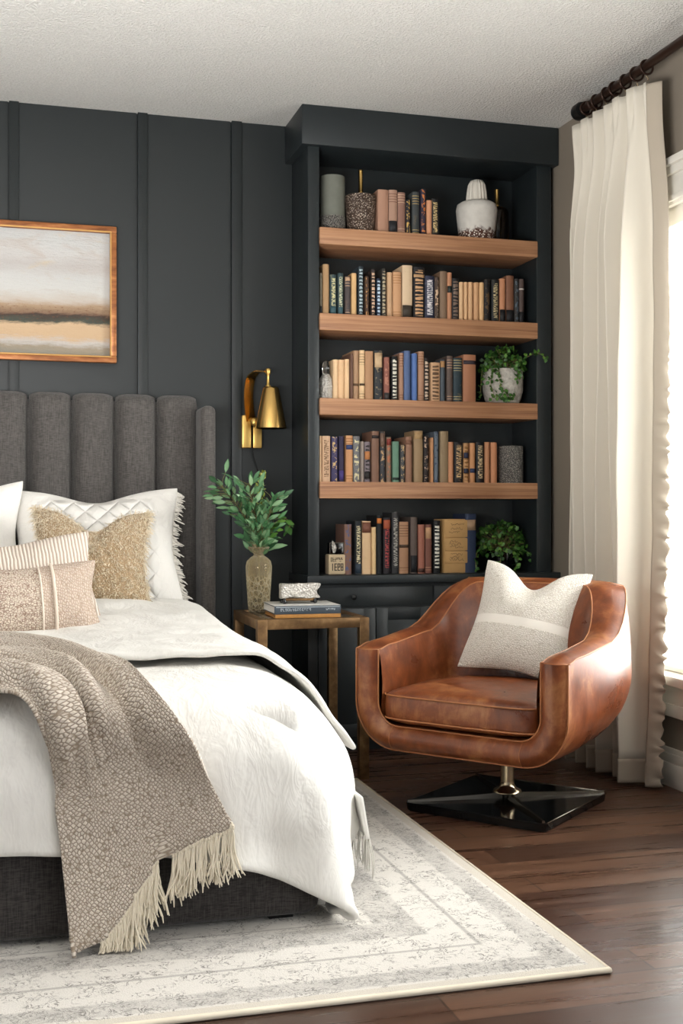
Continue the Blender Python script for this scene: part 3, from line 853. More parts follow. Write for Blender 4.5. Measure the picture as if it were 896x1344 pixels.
v = tag(empty('vase', (1.972, SY - .02, ZT[0])), 'chalk white pot with crusty brown foot and fluted stopper on the top shelf', 'vase')
lathe_obj('body', [(.062, 0), (.074, .006), (.079, .04), (.086, .1), (.089, .135), (.084, .158), (.068, .168), (.050, .173), (.040, .175)], M['white_vase'], v, 48)
lathe_obj('stopper', [(.036, .172), (.044, .176), (.043, .19), (.041, .215), (.036, .245), (.026, .262), (.012, .268)], M['fluted'], v, 72, flute=(16, .06))
v = tag(empty('bottle', (2.098, SY + .055, ZT[0])), 'squat amber glass bottle with a gold neck at the right of the top shelf', 'bottle')
lathe_obj('body', [(.046, 0), (.052, .006), (.054, .08), (.053, .15), (.045, .168), (.018, .176), (.012, .18)], M['amber'], v, 36)
lathe_obj('neck', [(.0125, .176), (.0135, .186), (.0105, .19), (.0105, .248), (.0115, .253), (.009, .255)], M['brass'], v, 24)
d = tag(empty('decanter', (1.297, 4.80, ZT[2])), 'small clear cut glass decanter at left end of the third shelf down', 'decanter')
lathe_obj('body', [(.026, 0), (.030, .005), (.031, .05), (.028, .085), (.017, .1), (.015, .105)], M['crystal'], d, 8, angle=20)
lathe_obj('stopper', [(.012, .104), (.016, .108), (.017, .135), (.012, .156), (.004, .16)], M['clear'], d, 8, angle=20)
o = tag(lathe_obj('canister', [(.054, 0), (.0565, .002), (.0565, .158), (.054, .162), (.050, .162), (.049, .03), (.001, .03)], M['speckle_grey']), 'speckled grey cylinder vase at right end of the fourth shelf down', 'vase'); o.location = (2.137, SY, ZT[3])
# lettered cube with a black gadget on it
cb = tag(empty('lettered_cube', (1.336, 4.80, .722)), 'small cream cube with black lettering at left end of the bottom ledge', 'cube')
box_obj('block', simple('cream_ceramic', 'c2ad8c', .7), -.036, .036, -.03, .03, 0, .083, .006, cb)
def glyph_row(name, n, w, h, loc, mat, parent, seed, bold=.22, gap=.18, first_one=False):
    """a row of worn, unreadable block letters standing proud of a face that looks towards -y"""
    rg = random.Random(seed); bm = bmesh.new(); cw = w / n
    for i in range(n):
        x0 = loc[0] - w / 2 + i * cw + cw * gap / 2; lw = cw * (1 - gap); st = lw * bold
        def bar(xa, xb, za, zb): box(bm, x0 + xa * lw, x0 + xb * lw, loc[1] - .0006, loc[1] + .0004, loc[2] - h / 2 + za * h, loc[2] - h / 2 + zb * h)
        k = st / lw; kz = st / h
        if first_one and i == 0: bar(.5 - k / 2, .5 + k / 2, 0, 1); continue
        bar(0, k, 0 if rg.random() < .8 else .45, 1)
        if rg.random() < .75: bar(1 - k, 1, 0 if rg.random() < .6 else .5, 1 if rg.random() < .7 else .55)
        for zc in (0, .5 - kz / 2, 1 - kz):
            if rg.random() < .68: bar(0 if rg.random() < .8 else .3, 1 if rg.random() < .8 else .7, zc, zc + kz)
    return bm_obj(name, bm, mat, parent)
ink = simple('black_ink', '1d1a18', .7)
glyph_row('lettering', 6, .056, .017, (0, -.0303, .062), ink, cb, 3, .26, .2)
glyph_row('numerals', 4, .054, .030, (.001, -.0303, .031), ink, cb, 8, .30, .16, True)
gd = tag(empty('box_ornament', (1.338, 4.802, .805)), 'tiny black box with silver edges and a crumpled silver leaf on the lettered cube', 'ornament')
box_obj('body', M['black_gloss'], -.030, .030, -.02, .02, 0, .048, .002, gd)
bm = bmesh.new()
for q in ((-.030, .031, .0455, .0495), (.0275, .031, .0, .0455), (-.031, -.0285, .0, .0455)): box(bm, q[0], q[1], -.0225, -.019, q[2], q[3])
bm_obj('silver_edge', bm, M['chrome'], gd)
rg_ = random.Random(5); V = []
for i in range(9):
    t = i / 8; hw_ = .0095 * math.sin(PI * min(1, t * .85 + .12))
    for j in range(5): V.append((-.014 + (j / 2 - 1) * hw_ + .003 * math.sin(t * 4) - .004 * t, -.0225 - rg_.uniform(0, .006), .006 + .052 * t))
o = mesh_obj('silver_leaf', V, grid_faces(9, 5), M['crystal'], gd, False); add_mod(o, 'SOLIDIFY', thickness=.0012, offset=0)
tube_obj('silver_hook', [(.002, -.021, .030), (.008, -.0215, .024), (.016, -.0215, .023), (.022, -.021, .026)], .0016, M['chrome'], gd, 6)
# wooden box with pencilled scribbles
wb = tag(empty('wooden_box', (1.862, 4.775, .722)), 'upright pale wooden box with three scribbled panels on the bottom ledge', 'box')
bw = simple('raw_pale_wood', 'bd9560', .75, var=.15, scale=22)
box_obj('carcass', bw, -.054, .054, 0, .13, 0, .228, .003, wb)
for z0, z1 in ((.041, .092), (.094, .148), (.150, .224)):
    f = box_obj('panel', bw, -.051, .051, -.005, .001, z0, z1, .003, wb)
    bm = bmesh.new()
    for q in range(3):
        zc = z0 + (z1 - z0) * (.3 + .22 * q); x = -.035 + rnd.random() * .01
        pts = []
        for w in range(rnd.randint(10, 16)):
            pts.append((x, -.0055, zc + rnd.uniform(-.006, .006))); x += rnd.uniform(.002, .0065)
            if x > .04: break
        tube(bm, pts, .0007, 4)
    bm_obj('scribble', bm, ink, f)

def ivy_plant(root, potmat, prof, dome, n, trails, mat, seed, soil_z, soil_r):
    """pot, soil, a dome of leaves and some trailing stems"""
    rnd.seed(seed)
    lathe_obj('pot', prof, potmat, root, 48)
    lathe_obj('soil', [(soil_r, soil_z - .01), (soil_r, soil_z), (soil_r * .5, soil_z + .008)], M['soil'], root, 24)
    L = Leaves(); bm = bmesh.new()
    cx, cy, cz, rx, ry, rz = dome
    for i in range(n):
        a = rnd.uniform(0, 2 * PI); e = math.asin(rnd.uniform(-.25, 1)); r = rnd.uniform(.55, 1) ** .6
        p = Vector((cx + rx * r * math.cos(e) * math.cos(a), cy + ry * r * math.cos(e) * math.sin(a), cz + rz * r * math.sin(e)))
        out = (p - Vector((cx, cy, cz - .02))).normalized()
        dr = (out + rv(.6) + Vector((0, 0, -.25))).normalized()
        s = rnd.uniform(.014, .026)
        L.add(p, dr, (out + rv(.4)), s, s * .85, .3, .15, rnd.random() ** 1.3)
        if i % 5 == 0:
            b = Vector((rnd.gauss(0, .012), rnd.gauss(0, .012), soil_z)); mid = (b + p) / 2 + Vector((0, 0, .02)) + rv(.006)
            tube(bm, [b, mid, p], .0011, 5)
    for tr in trails:
        P = cat_rom(tr, 14)
        tube(bm, [Vector(q) for q in P], .0012, 5)
        for q in range(1, 14):
            for z in range(2):
                dr = (rv(.8) + Vector((0, -.3, -.2))).normalized(); s = rnd.uniform(.013, .023)
                L.add(Vector(P[q]) + rv(.003), dr, Vector((0, -.7, .6)) + rv(.4), s, s * .85, .3, .15, rnd.random())
    bm_obj('stems', bm, M['stem'], root, True)
    L.build('foliage', mat, root)
pv = tag(empty('potted_ivy', (2.100, 4.83, ZT[2])), 'trailing ivy in a round pale stone pot on the third shelf down', 'plant')
ivy_plant(pv, M['stone_pot'], [(.050, 0), (.068, .004), (.078, .022), (.087, .06), (.088, .10), (.085, .148), (.080, .152), (.076, .146), (.074, .12), (.001, .118)],
          (0, 0, .15, .095, .085, .1), 330,
          [[(-.03, -.05, .15), (-.075, -.085, .15), (-.095, -.09, .09), (-.085, -.1, .03), (-.10, -.1, .012)], [(-.04, -.05, .15), (-.06, -.09, .13), (-.05, -.098, .07), (-.02, -.1, .03)],
           [(-.05, -.02, .15), (-.105, -.04, .16), (-.12, -.05, .11), (-.125, -.05, .02)], [(.03, -.03, .16), (.08, -.06, .2), (.115, -.11, .215), (.145, -.125, .195)], [(.02, -.05, .16), (.03, -.1, .13), (.02, -.1, .10)],
           [(-.07, -.09, .03), (-.03, -.1, .015), (.0, -.11, .035)]], M['ivy'], 11, .125, .073)
pv = tag(empty('potted_ivy', (2.110, 4.86, .722)), 'bushy dark green plant at the right of the bottom ledge behind the armchair', 'plant')
ivy_plant(pv, M['black_gloss'], [(.045, 0), (.055, .004), (.066, .05), (.07, .085), (.066, .088), (.062, .07), (.001, .068)],
          (-.01, 0, .10, .115, .095, .115), 420,
          [[(-.05, -.04, .1), (-.12, -.07, .12), (-.155, -.08, .07), (-.16, -.09, .02)], [(.05, -.04, .1), (.1, -.06, .08), (.125, -.07, .02)], [(-.03, -.05, .1), (-.05, -.10, .06), (-.06, -.11, .01)], [(.02, -.05, .1), (.03, -.10, .06), (.01, -.11, .01)]],
          M['ivy'], 12, .075, .06)
# ------------------------------------------------------------------ painting over the bed
pt = tag(empty('framed_painting', (-.232, BACK - .023, 1.588)), 'wide abstract landscape painting in a copper frame above the headboard', 'painting')
hw, hh, fb = .69, .556, .027
bm = bmesh.new()
for q in ((-hw, hw, 0, fb), (-hw, hw, hh - fb, hh), (-hw, -hw + fb, fb, hh - fb), (hw - fb, hw, fb, hh - fb)):
    box(bm, q[0], q[1], -.032, .0, q[2], q[3], .004)
bm_obj('frame', bm, M['copper'], pt, True, 40)
bm = bmesh.new(); e = fb
for q in ((-hw + e - .006, hw - e + .006, e - .006, e), (-hw + e - .006, hw - e + .006, hh - e, hh - e + .006), (-hw + e - .006, -hw + e, e, hh - e), (hw - e, hw - e + .006, e, hh - e)):
    box(bm, q[0], q[1], -.036, -.03, q[2], q[3], .001)
bm_obj('inner_lip', bm, M['gilt_edge'], pt)
cv = box_obj('canvas', M['painting'], -hw + fb, hw - fb, -.014, -.002, 0, hh - 2 * fb, .001, pt); cv.location = (0, 0, fb)

# ------------------------------------------------------------------ wall sconce
sc = tag(empty('wall_sconce', (1.02, BACK - .008, 1.25)), 'brass wall sconce with a downward cone shade beside the bookcase', 'lamp')
box_obj('back_plate', M['brass_satin'], -.040, -.001, -.034, -.001, .0, .138, .003, sc)
box_obj('switch_block', M['brass_satin'], .007, .045, -.034, -.001, .0, .092, .003, sc)
bm = bmesh.new()
P = cat_rom([(-.002, -.03, .115), (-.012, -.038, .17), (-.014, -.045, .25), (-.006, -.06, .295), (.014, -.095, .316), (.04, -.135, .312)], 26)
for i in range(len(P) - 1):
    pass
W2 = .021
V = []; F = []
for i, p in enumerate(P):
    t = P[min(i + 1, len(P) - 1)] - P[max(i - 1, 0)]; t /= np.linalg.norm(t)
    sd = np.array((1.0, .25, 0)); sd -= t * sd.dot(t); sd /= np.linalg.norm(sd); nn = np.cross(t, sd)
    w = W2 * (1 - .55 * max(0, (i / len(P) - .6) / .4))
    for a, b in ((-1, -1), (1, -1), (1, 1), (-1, 1)): V.append(p + sd * w * a + nn * .003 * b)
F = grid_faces(len(P), 4, 0, True) + [(0, 1, 2, 3), tuple(4 * (len(P) - 1) + q for q in (3, 2, 1, 0))]
mesh_obj('arm', V, F, M['brass'], sc, False)
bm = bmesh.new(); lathe(bm, [(.003, 0), (.017, .003), (.019, .014), (.012, .022), (.003, .024)], 24)
bmesh.ops.rotate(bm, verts=bm.verts, matrix=Matrix.Rotation(PI / 2, 3, 'X')); bmesh.ops.translate(bm, verts=bm.verts, vec=(.012, -.034, .108))
bm_obj('pivot_knob', bm, M['brass_satin'], sc, True, 50)
sx, sy = .060, -.140
lathe_obj('stem', [(.011, .248), (.011, .254), (.0065, .258), (.0065, .298), (.011, .304), (.012, .320), (.008, .325)], M['brass_satin'], sc, 24, (sx - .012, sy, 0))
lathe_obj('lamp_shade', [(.0655, .077), (.034, .240), (.028, .248), (.006, .250), (.006, .247), (.027, .244), (.032, .238), (.0635, .077)], M['brass'], sc, 48, (sx, sy, 0))
lathe_obj('shade_lining', [(.0625, .0785), (.031, .235), (.004, .242)], simple('white_enamel', 'e2ded6', .5), sc, 40, (sx, sy, 0))
lathe_obj('bulb', [(.006, .238), (.012, .22), (.02, .18), (.022, .16), (.016, .142), (.004, .136)], simple('frosted_bulb', 'e8e4da', .4), sc, 24, (sx, sy, 0))
tube_obj('cord', [(.005, -.012, .004), (.012, -.01, -.03), (.024, -.008, -.07), (.042, -.006, -.12), (.05, -.006, -.25), (.04, -.006, -.45), (.02, -.006, -.66)], .0026, M['black_metal'], sc)

# ------------------------------------------------------------------ nightstand and what stands on it
NX0, NX1, NY0, NY1, NZ = .885, 1.302, 4.21, 4.675, .594
nsd = tag(empty('nightstand', ((NX0 + NX1) / 2, (NY0 + NY1) / 2, 0)), 'aged brass nightstand with inset glass top between bed and bookcase', 'nightstand')
ox, oy = nsd.location.x, nsd.location.y
def nb(name, mat, b, bev=.0015): return box_obj(name, mat, b[0] - ox, b[1] - ox, b[2] - oy, b[3] - oy, b[4], b[5], bev, nsd)
L = .036
for x in (NX0, NX1 - L):
    for y in (NY0, NY1 - L): nb('leg', M['aged_brass'], (x, x + L, y, y + L, 0.0 if y > NY0 else 0.0, NZ))
nb('rail', M['aged_brass'], (NX0 + L, NX1 - L, NY0, NY0 + L, NZ - .036, NZ)); nb('rail', M['aged_brass'], (NX0 + L, NX1 - L, NY1 - L, NY1, NZ - .036, NZ))
nb('rail', M['aged_brass'], (NX0, NX0 + L, NY0 + L, NY1 - L, NZ - .036, NZ)); nb('rail', M['aged_brass'], (NX1 - L, NX1, NY0 + L, NY1 - L, NZ - .036, NZ))
nb('glass_top', M['table_glass'], (NX0 + L - .001, NX1 - L + .001, NY0 + L - .001, NY1 - L + .001, NZ - .010, NZ - .002), .0005)

vs = tag(empty('glass_vase', (.966, 4.575, NZ - .002)), 'tall smoky amber glass vase with a flared lip on the nightstand', 'vase')
lathe_obj('body', [(.036, 0), (.041, .004), (.043, .03), (.047, .09), (.0505, .15), (.0515, .178), (.047, .198), (.034, .211), (.021, .219), (.020, .226), (.029, .234), (.043, .245), (.045, .252), (.042, .254), (.031, .246), (.026, .250), (.029, .262), (.0275, .263),
                   (.0245, .250), (.0235, .240), (.0165, .227), (.0175, .217), (.031, .207), (.044, .194), (.048, .176), (.047, .15), (.0435, .09), (.0395, .03), (.037, .012), (.002, .010)], M['vase'].m if hasattr(M['vase'], 'm') else M['vase'], vs, 48)
lathe_obj('water', [(.002, .0105), (.036, .0125), (.0388, .03), (.0405, .055), (.002, .0555)], M['amber'], vs, 32)

def leafy_branch(label, stem_pts, n, ls, mat, seed, spread=1.0, wr=.37, start=.42):
    rnd.seed(seed)
    base = Vector(stem_pts[0])
    root = tag(empty('leafy_branch', base), label, 'branch', 'leafy branches in the glass vase')
    P = cat_rom([Vector(p) - base for p in stem_pts], 30)
    bm = bmesh.new()
    tube(bm, [Vector(p) for p in P], [.0032 - .0021 * i / 29 for i in range(30)], 6)
    L = Leaves()
    for i in range(n):
        t = start + (1 - start) * (i + rnd.random()) / n
        k = min(int(t * 29), 28); p = Vector(P[k]).lerp(Vector(P[k + 1]), t * 29 - k)
        ax = (Vector(P[k + 1]) - Vector(P[max(k - 1, 0)])).normalized()
        az = rnd.uniform(0, 2 * PI)
        out = (ax.orthogonal().normalized()); out.rotate(Matrix.Rotation(az, 3, ax))
        tw = rnd.uniform(.0, .05) * spread
        q = p + out * tw + ax * tw * .6
        if tw > .012: tube(bm, [p, (p + q) / 2 + ax * .004, q], .0009, 5)
        d = (out * rnd.uniform(.5, 1.0) + ax * rnd.uniform(.4, 1.0) + Vector((0, -.12, 0))).normalized()
        s = rnd.uniform(*ls)
        L.add(q, d, Vector((0, -.8, .5)) + rv(.45), s, s * wr * rnd.uniform(.85, 1.15), rnd.uniform(0, .3), .22, rnd.random())
    bm_obj('stem', bm, M['stem'], root, True)
    L.build('leaves', mat, root)
vb = (.966, 4.575, NZ + .03)
leafy_branch('grey green leafy branch leaning far left out of the glass vase', [vb, (.962, 4.57, .83), (.94, 4.56, .90), (.88, 4.55, 1.0), (.815, 4.545, 1.08)], 90, (.034, .057), M['olive_leaf'], 21)
leafy_branch('grey green leafy branch rising straight up in the middle of the glass vase', [vb, (.966, 4.57, .83), (.958, 4.56, .92), (.935, 4.55, 1.02), (.918, 4.55, 1.09)], 90, (.034, .057), M['olive_leaf'], 22)
leafy_branch('grey green leafy branch leaning right of centre in the glass vase', [vb, (.970, 4.57, .83), (.982, 4.56, .90), (1.0, 4.545, .97), (1.02, 4.54, 1.035)], 90, (.033, .054), M['olive_leaf'], 23)
leafy_branch('low bright green branch drooping to the right of the glass vase', [vb, (.970, 4.565, .83), (.99, 4.55, .885), (1.03, 4.54, .945), (1.065, 4.535, .955), (1.082, 4.53, .925)], 26, (.026, .044), M['ivy'], 24, .6, .5, .55)
leafy_branch('thin yellow green budded sprig standing tallest in the glass vase', [vb, (.968, 4.575, .84), (.972, 4.575, .95), (.974, 4.57, 1.06), (.985, 4.565, 1.135)], 44, (.012, .022), M['sprig'], 25, .3, .5, .7)
leafy_branch('short leafy twig with broad leaves at the lip of the glass vase', [vb, (.966, 4.565, .83), (.964, 4.545, .86), (.97, 4.53, .89), (.965, 4.515, .935)], 22, (.045, .068), M['olive_leaf'], 26, 1.1, .4, .55)

def flat_book(loc, w, d, h, rz, cov, label, spine_text=None, pages=None):
    b = tag(empty('book', loc, (0, 0, rz)), label, 'book', 'books stacked on the nightstand')
    bm = bmesh.new()
    box(bm, -w / 2, w / 2, 0, d, h - .003, h, .001); box(bm, -w / 2, w / 2, 0, d, 0, .003, .001); box(bm, -w / 2, w / 2, 0, .004, .0005, h - .0005, .0015)
    bm_obj('cover', bm, cov[0], b, True, 40)
    box_obj('page_block', pages or M['page_white'], -w / 2 + .003, w / 2 - .003, .004, d - .003, .003, h - .003, 0, b)
    return b
bz = -.03
amb = flat_book((1.082, 4.252, NZ), .245, .215, .014, bz, (M['amber_page'],), 'thin amber bound book lying directly on the nightstand glass top', pages=M['amber_page'])
big = flat_book((1.080, 4.250, NZ + .014), .248, .225, .030, bz, (simple('slate_blue_binding', '3b4650', .5),), 'slate blue picture book with white top cover under the silver ornament')
box_obj('jacket_top', simple('white_jacket', 'd3d2cd', .35), -.1235, .1235, .002, .2245, .0302, .0312, .0004, big)
spt = simple('pale_spine_print', 'b9c2c8', .6)
glyph_row('spine_lettering', 13, .115, .010, (-.045, .0001, .0165), spt, big, 21, .2, .3)
glyph_row('spine_imprint', 5, .036, .007, (.085, .0001, .0165), spt, big, 22, .24, .25)
box_obj('spine_stripe', spt, -.118, .12, -.0004, .001, .0245, .0265, 0, big)
orn = tag(empty('silver_ornament', (1.075, 4.365, NZ + .0453)), 'etched silver block on small black feet on top of the stacked books', 'ornament')
# hammered block with a ragged right edge
bm = bmesh.new()
box(bm, -.073, .073, -.022, .022, .019, .074, .006, 3)
bmesh.ops.subdivide_edges(bm, edges=[e for e in bm.edges if e.calc_length() > .03], cuts=9, use_grid_fill=True)
for v in bm.verts:
    n = noise.noise(v.co * 38); v.co.y += n * .004; v.co.z += noise.noise(v.co * 30 + Vector((3, 1, 2))) * .004
    if v.co.x > .055: v.co.x += .008 * math.sin(v.co.z * 110)
bm_obj('block', bm, M['crystal'], orn, True)
box_obj('brass_plinth', M['aged_brass'], -.058, .058, -.018, .018, .010, .0195, .002, orn)
for x in (-.060, .056):
    for y in (-.02, .02):
        lathe_obj('foot', [(.003, 0), (.008, .003), (.0085, .008), (.005, .014), (.004, .018)], M['black_gloss'], orn, 16, (x, y, 0))

# ------------------------------------------------------------------ the bed
BX0, BX1, BY0 = -1.195, .735, 2.757
bed = tag(empty('bed', (-.23, 3.85, .011)), 'upholstered charcoal linen bed with vertical channel headboard and side wings', 'bed')
bo = Vector((-.23, 3.85, .011))
def bb(name, mat, b, bev, seg=4, taper=None):
    bm = bmesh.new(); box(bm, b[0] - bo.x, b[1] - bo.x, b[2] - bo.y, b[3] - bo.y, b[4] - bo.z, b[5] - bo.z, bev, seg)
    return bm_obj(name, bm, mat, bed, True, 50)
bb('base', M['bedbase'], (BX0, BX1, BY0, 4.86, .022, .335), .035)
for x in (BX0 + .06, BX1 - .12):
    for y in (BY0 + .04, 4.6): bb('foot', M['black_metal'], (x, x + .06, y, y + .06, .011, .03), .002)
bb('mattress', M['cotton'], (BX0 + .025, BX1 - .025, BY0 + .03, 4.84,   .335, .530), .05)
hb = bb('headboard', M['headboard'], (-1.245, .785, 4.925, 5.0, .05, 1.43), .02)
def channel(x0, x1, zt):
    """one stuffed upright roll of the headboard: rounded across and over the top"""
    n, m = 15, 34; V = []
    r = .055
    for i in range(m):
        t = i / (m - 1)
        z = .30 + (zt - .30) * min(1, t * 1.04)
        for j in range(n):
            u = -1 + 2 * j / (n - 1)
            k = (1 - abs(u) ** 3.2) ** .5
            top = max(0, (z - (zt - r)) / r); kt = math.sqrt(max(0, 1 - top ** 2.4))
            xs = u * (x1 - x0) / 2 * (1 - .05 * (1 - kt) ** 2)
            zz = z - .012 * abs(u) ** 4 * (1 if z > zt - .2 else 0) * min(1, top + .3)
            V.append(((x0 + x1) / 2 + xs - bo.x, 4.928 - .075 * k * (.12 + .88 * kt) - bo.y, zz - bo.z))
    # return over the top and down the back so the roll has depth
    base = len(V)
    for j in range(n):
        u = -1 + 2 * j / (n - 1)
        V.append(((x0 + x1) / 2 + u * (x1 - x0) / 2 * .95 - bo.x, 4.985 - bo.y, zt - .004 - .012 * abs(u) ** 4 - bo.z))
    F = grid_faces(m, n)
    for j in range(n - 1): F.append(((m - 1) * n + j, (m - 1) * n + j + 1, base + j + 1, base + j))
    o = mesh_obj('channel', V, F, M['headboard'], hb); o.location = (0, 0, 0)
    return o
edges = [.781 - .1685 * q for q in range(13)]
for q in range(12):
    channel(edges[q + 1] + .0012, edges[q] - .0012, 1.458)
bb('wing', M['headboard'], (.770, .830, 4.745, 5.0, .013, 1.405), .026, 5)
bb('wing', M['headboard'], (-1.290, -1.230, 4.745, 5.0, .013, 1.405), .026, 5)

# ------------------------------------------------------------------ draped cloth: position-based dynamics over the bed's outline
def drape(P0, planes, k, thick, steps, bend=.25, lowbox=None, floor=.02, fric=.35, dt=.016, slack=1.0, seed=3, pins=None, shear=.12):
    """P0: (n, m, 3) cloth at rest. planes: [(normal, point or callable)] whose smooth maximum is the body's outside distance"""
    rg = np.random.RandomState(seed)
    p = P0.copy(); p[..., 2] += rg.randn(*p.shape[:2]) * .004
    v = np.zeros_like(p)
    n, m = p.shape[:2]
    S = []
    def add(a, b, st):
        A = P0[a]; B = P0[b]
        S.append((a, b, np.linalg.norm(A - B, axis=-1, keepdims=True) * slack, st))
    def sl(i, d, N, st):     # starting offset i, distance d, stride st
        e = ((N - d - i + st - 1) // st)
        if e <= 0: return None
        return slice(i, i + (e - 1) * st + 1, st), slice(i + d, i + d + (e - 1) * st + 1, st)
    al = slice(None)
    for i in (0, 1):
        a, b = sl(i, 1, n, 2); add((a, al), (b, al), 1.0)
        a, b = sl(i, 1, m, 2); add((al, a), (al, b), 1.0)
        a, b = sl(i, 1, n, 2)
        add((a, slice(0, m - 1)), (b, slice(1, m)), shear); add((a, slice(1, m)), (b, slice(0, m - 1)), shear)
    for d in (2, 4):
        for i in range(2 * d):
            if i % (2 * d) < d:
                q = sl(i, d, n, 2 * d)
                if q: add((q[0], al), (q[1], al), bend)
                q = sl(i + d, d, n, 2 * d)
                if q: add((q[0], al), (q[1], al), bend)
                q = sl(i, d, m, 2 * d)
                if q: add((al, q[0]), (al, q[1]), bend)
                q = sl(i + d, d, m, 2 * d)
                if q: add((al, q[0]), (al, q[1]), bend)
    N = np.array([q[0] for q in planes], float); N /= np.linalg.norm(N, axis=1, keepdims=True)
    def body(p):
        D = np.stack([((p - np.asarray(q[1])) @ nn) if not callable(q[1]) else q[1](p) for q, nn in zip(planes, N)], -1)
        mx = D.max(-1, keepdims=True)
        E = np.exp((D - mx) / k); s = E.sum(-1, keepdims=True)
        return mx[..., 0] + k * np.log(s[..., 0]), (E / s) @ N
    for st in range(steps):
        v[..., 2] -= 9.8 * dt
        v *= .985
        q = p + v * dt
        for it in range(4):
            for a, b, L, w in S:
                d = q[b] - q[a]
                l = np.sqrt((d * d).sum(-1, keepdims=True)) + 1e-9
                c = d * ((l - L) / l * (.5 * w))
                q[a] += c; q[b] -= c
            d, g = body(q)
            inn = d < thick
            if inn.any():
                pen = (thick - d)[inn][:, None]
                q[inn] += g[inn] * pen
                mv = q[inn] - p[inn]; nn = g[inn] / (np.linalg.norm(g[inn], axis=1, keepdims=True) + 1e-9)
                tan = mv - nn * (mv * nn).sum(1, keepdims=True)
                q[inn] -= tan * fric
            if lowbox is not None:
                x0, x1, y0, zt = lowbox
                i = (q[..., 2] < zt) & (q[..., 0] > x0) & (q[..., 0] < x1) & (q[..., 1] > y0)
                if i.any():
                    dx = x1 - q[..., 0]; dy = q[..., 1] - y0; dl = q[..., 0] - x0
                    f = i & (dy <= dx) & (dy <= dl); q[..., 1][f] = y0
                    f = i & (dx < dy) & (dx <= dl); q[..., 0][f] = x1
                    f = i & (dl < dy) & (dl < dx); q[..., 0][f] = x0
            lo = q[..., 2] < floor
            q[..., 2][lo] = floor
            if pins is not None:
                for sel, tgt in pins: q[sel] += (tgt - q[sel]) * .5
        v = (q - p) / dt
        sp = np.linalg.norm(v, axis=-1, keepdims=True)
        v *= np.minimum(1, 2.5 / (sp + 1e-9))
        p = q
    return p
def ztop(p): return p[..., 2] - (.548 + .055 * smoothstep(3.8, 4.5, p[..., 1]) + .012 * np.sin(p[..., 0] * 5 + p[..., 1] * 3))
def flank(p):
    k = smoothstep(3.75, 4.15, p[..., 1])
    return (.78 + .17 * k) * (p[..., 0] - .715 + .07 * (1 - smoothstep(2.75, 3.25, p[..., 1]))) + (.62 - .37 * k) * (p[..., 2] - .555)
BODY = [((0, 0, 1), ztop), ((.78, 0, .62), flank), ((-.78, 0, .62), (-1.175, 0, .555)), ((0, -.975, .22), (0, 2.765, .555)), ((.60, -.74, .34), (.668, 2.80, .555)), ((0, 0, -1), (0, 0, .27))]
def sheet(x0, x1, y0f, y1, nx, ny, z):
    u = np.linspace(0, 1, nx); w = np.linspace(0, 1, ny)
    X = x0 + (x1 - x0) * u[:, None] * np.ones((1, ny))
    y0 = y0f(X)
    Y = y0 + (y1 - y0) * w[None, :]
    return np.stack([X, Y, np.full_like(X, z)], -1)
def cloth_obj(name, p, mat, parent, thick, off=1.0, sub=1, uv=True):
    n, m = p.shape[:2]
    o = mesh_obj(name, p.reshape(-1, 3), grid_faces(n, m), mat, parent)
    add_mod(o, 'SOLIDIFY', thickness=thick, offset=off)
    add_mod(o, 'SUBSURF', levels=sub, render_levels=sub)
    return o
def normals(p):
    du = np.gradient(p, axis=0); dv = np.gradient(p, axis=1)
    nn = np.cross(du, dv); return nn / (np.linalg.norm(nn, axis=-1, keepdims=True) + 1e-9)
def wrinkle(p, amp, f1, seed, up=True):
    """soft creases along the local normal"""
    nn = normals(p); n, m = p.shape[:2]
    h = np.zeros((n, m))
    for i in range(n):
        for j in range(m):
            q = Vector(p[i, j]) * f1 + Vector((seed, seed * 2.3, 0))
            a = noise.noise(q + Vector((noise.noise(q * .6), noise.noise(q * .6 + Vector((5, 5, 5))), 0)) * 1.2)
            b = noise.noise(q * 2.3 + Vector((7, 1, 3)))
            h[i, j] = (1 - abs(a) * 2.2) * .7 + b * .5
    return p + nn * (h * amp)[..., None]
# duvet
SX0, SX1 = -1.60, 1.065
dv0 = sheet(SX0, SX1, lambda X: 2.515 + 0 * X, 4.66, 98, 80, .66)
fw = smoothstep(3.0, 2.515, dv0[..., 1])
c1 = smoothstep(.66, SX1, dv0[..., 0]) * fw; c2 = smoothstep(.40, .95, dv0[..., 0]) * fw
dv0[..., 0] -= .14 * c1; dv0[..., 1] += .135 * c2
dv = drape(dv0, BODY, .045, .018, 190, .15, (BX0 - .02, BX1 + .022, BY0 - .022, .33), pins=[((slice(-1, None), slice(0, 1)), np.array((.785, 2.71, .065)))], shear=.22)
for _ in range(5):
    t2 = dv.copy(); t2[1:-1, 1:-1] = dv[1:-1, 1:-1] * .4 + (dv[:-2, 1:-1] + dv[2:, 1:-1] + dv[1:-1, :-2] + dv[1:-1, 2:]) * .15; dv = t2
dv = wrinkle(dv, .009, 5.5, 8.4)
nd = normals(dv); hh_ = np.zeros(dv.shape[:2])
for i in range(dv.shape[0]):
    for j in range(dv.shape[1]):
        x, y, z = dv[i, j]
        if x > .1 and z < .56:        # creases running down the hanging side and foot corner
            a = noise.noise(Vector(((x - y) * 6.5, z * 1.6, 3.1))); b = noise.noise(Vector(((x - y) * 15, z * 3.5, 9.7)))
            hh_[i, j] = ((1 - 2.4 * abs(a)) * .011 + (1 - 2 * abs(b)) * .005) * smoothstep(.56, .44, z) * smoothstep(.1, .5, x)
dv = dv + nd * hh_[..., None]
duv = tag(empty('duvet', (-.23, 3.6, .56)), 'white rumpled cotton duvet draped over the bed down to the rug', 'duvet')
DO = np.array((-.23, 3.6, .56))
cloth_obj('cover', dv - DO, M['cotton'], duv, .022)
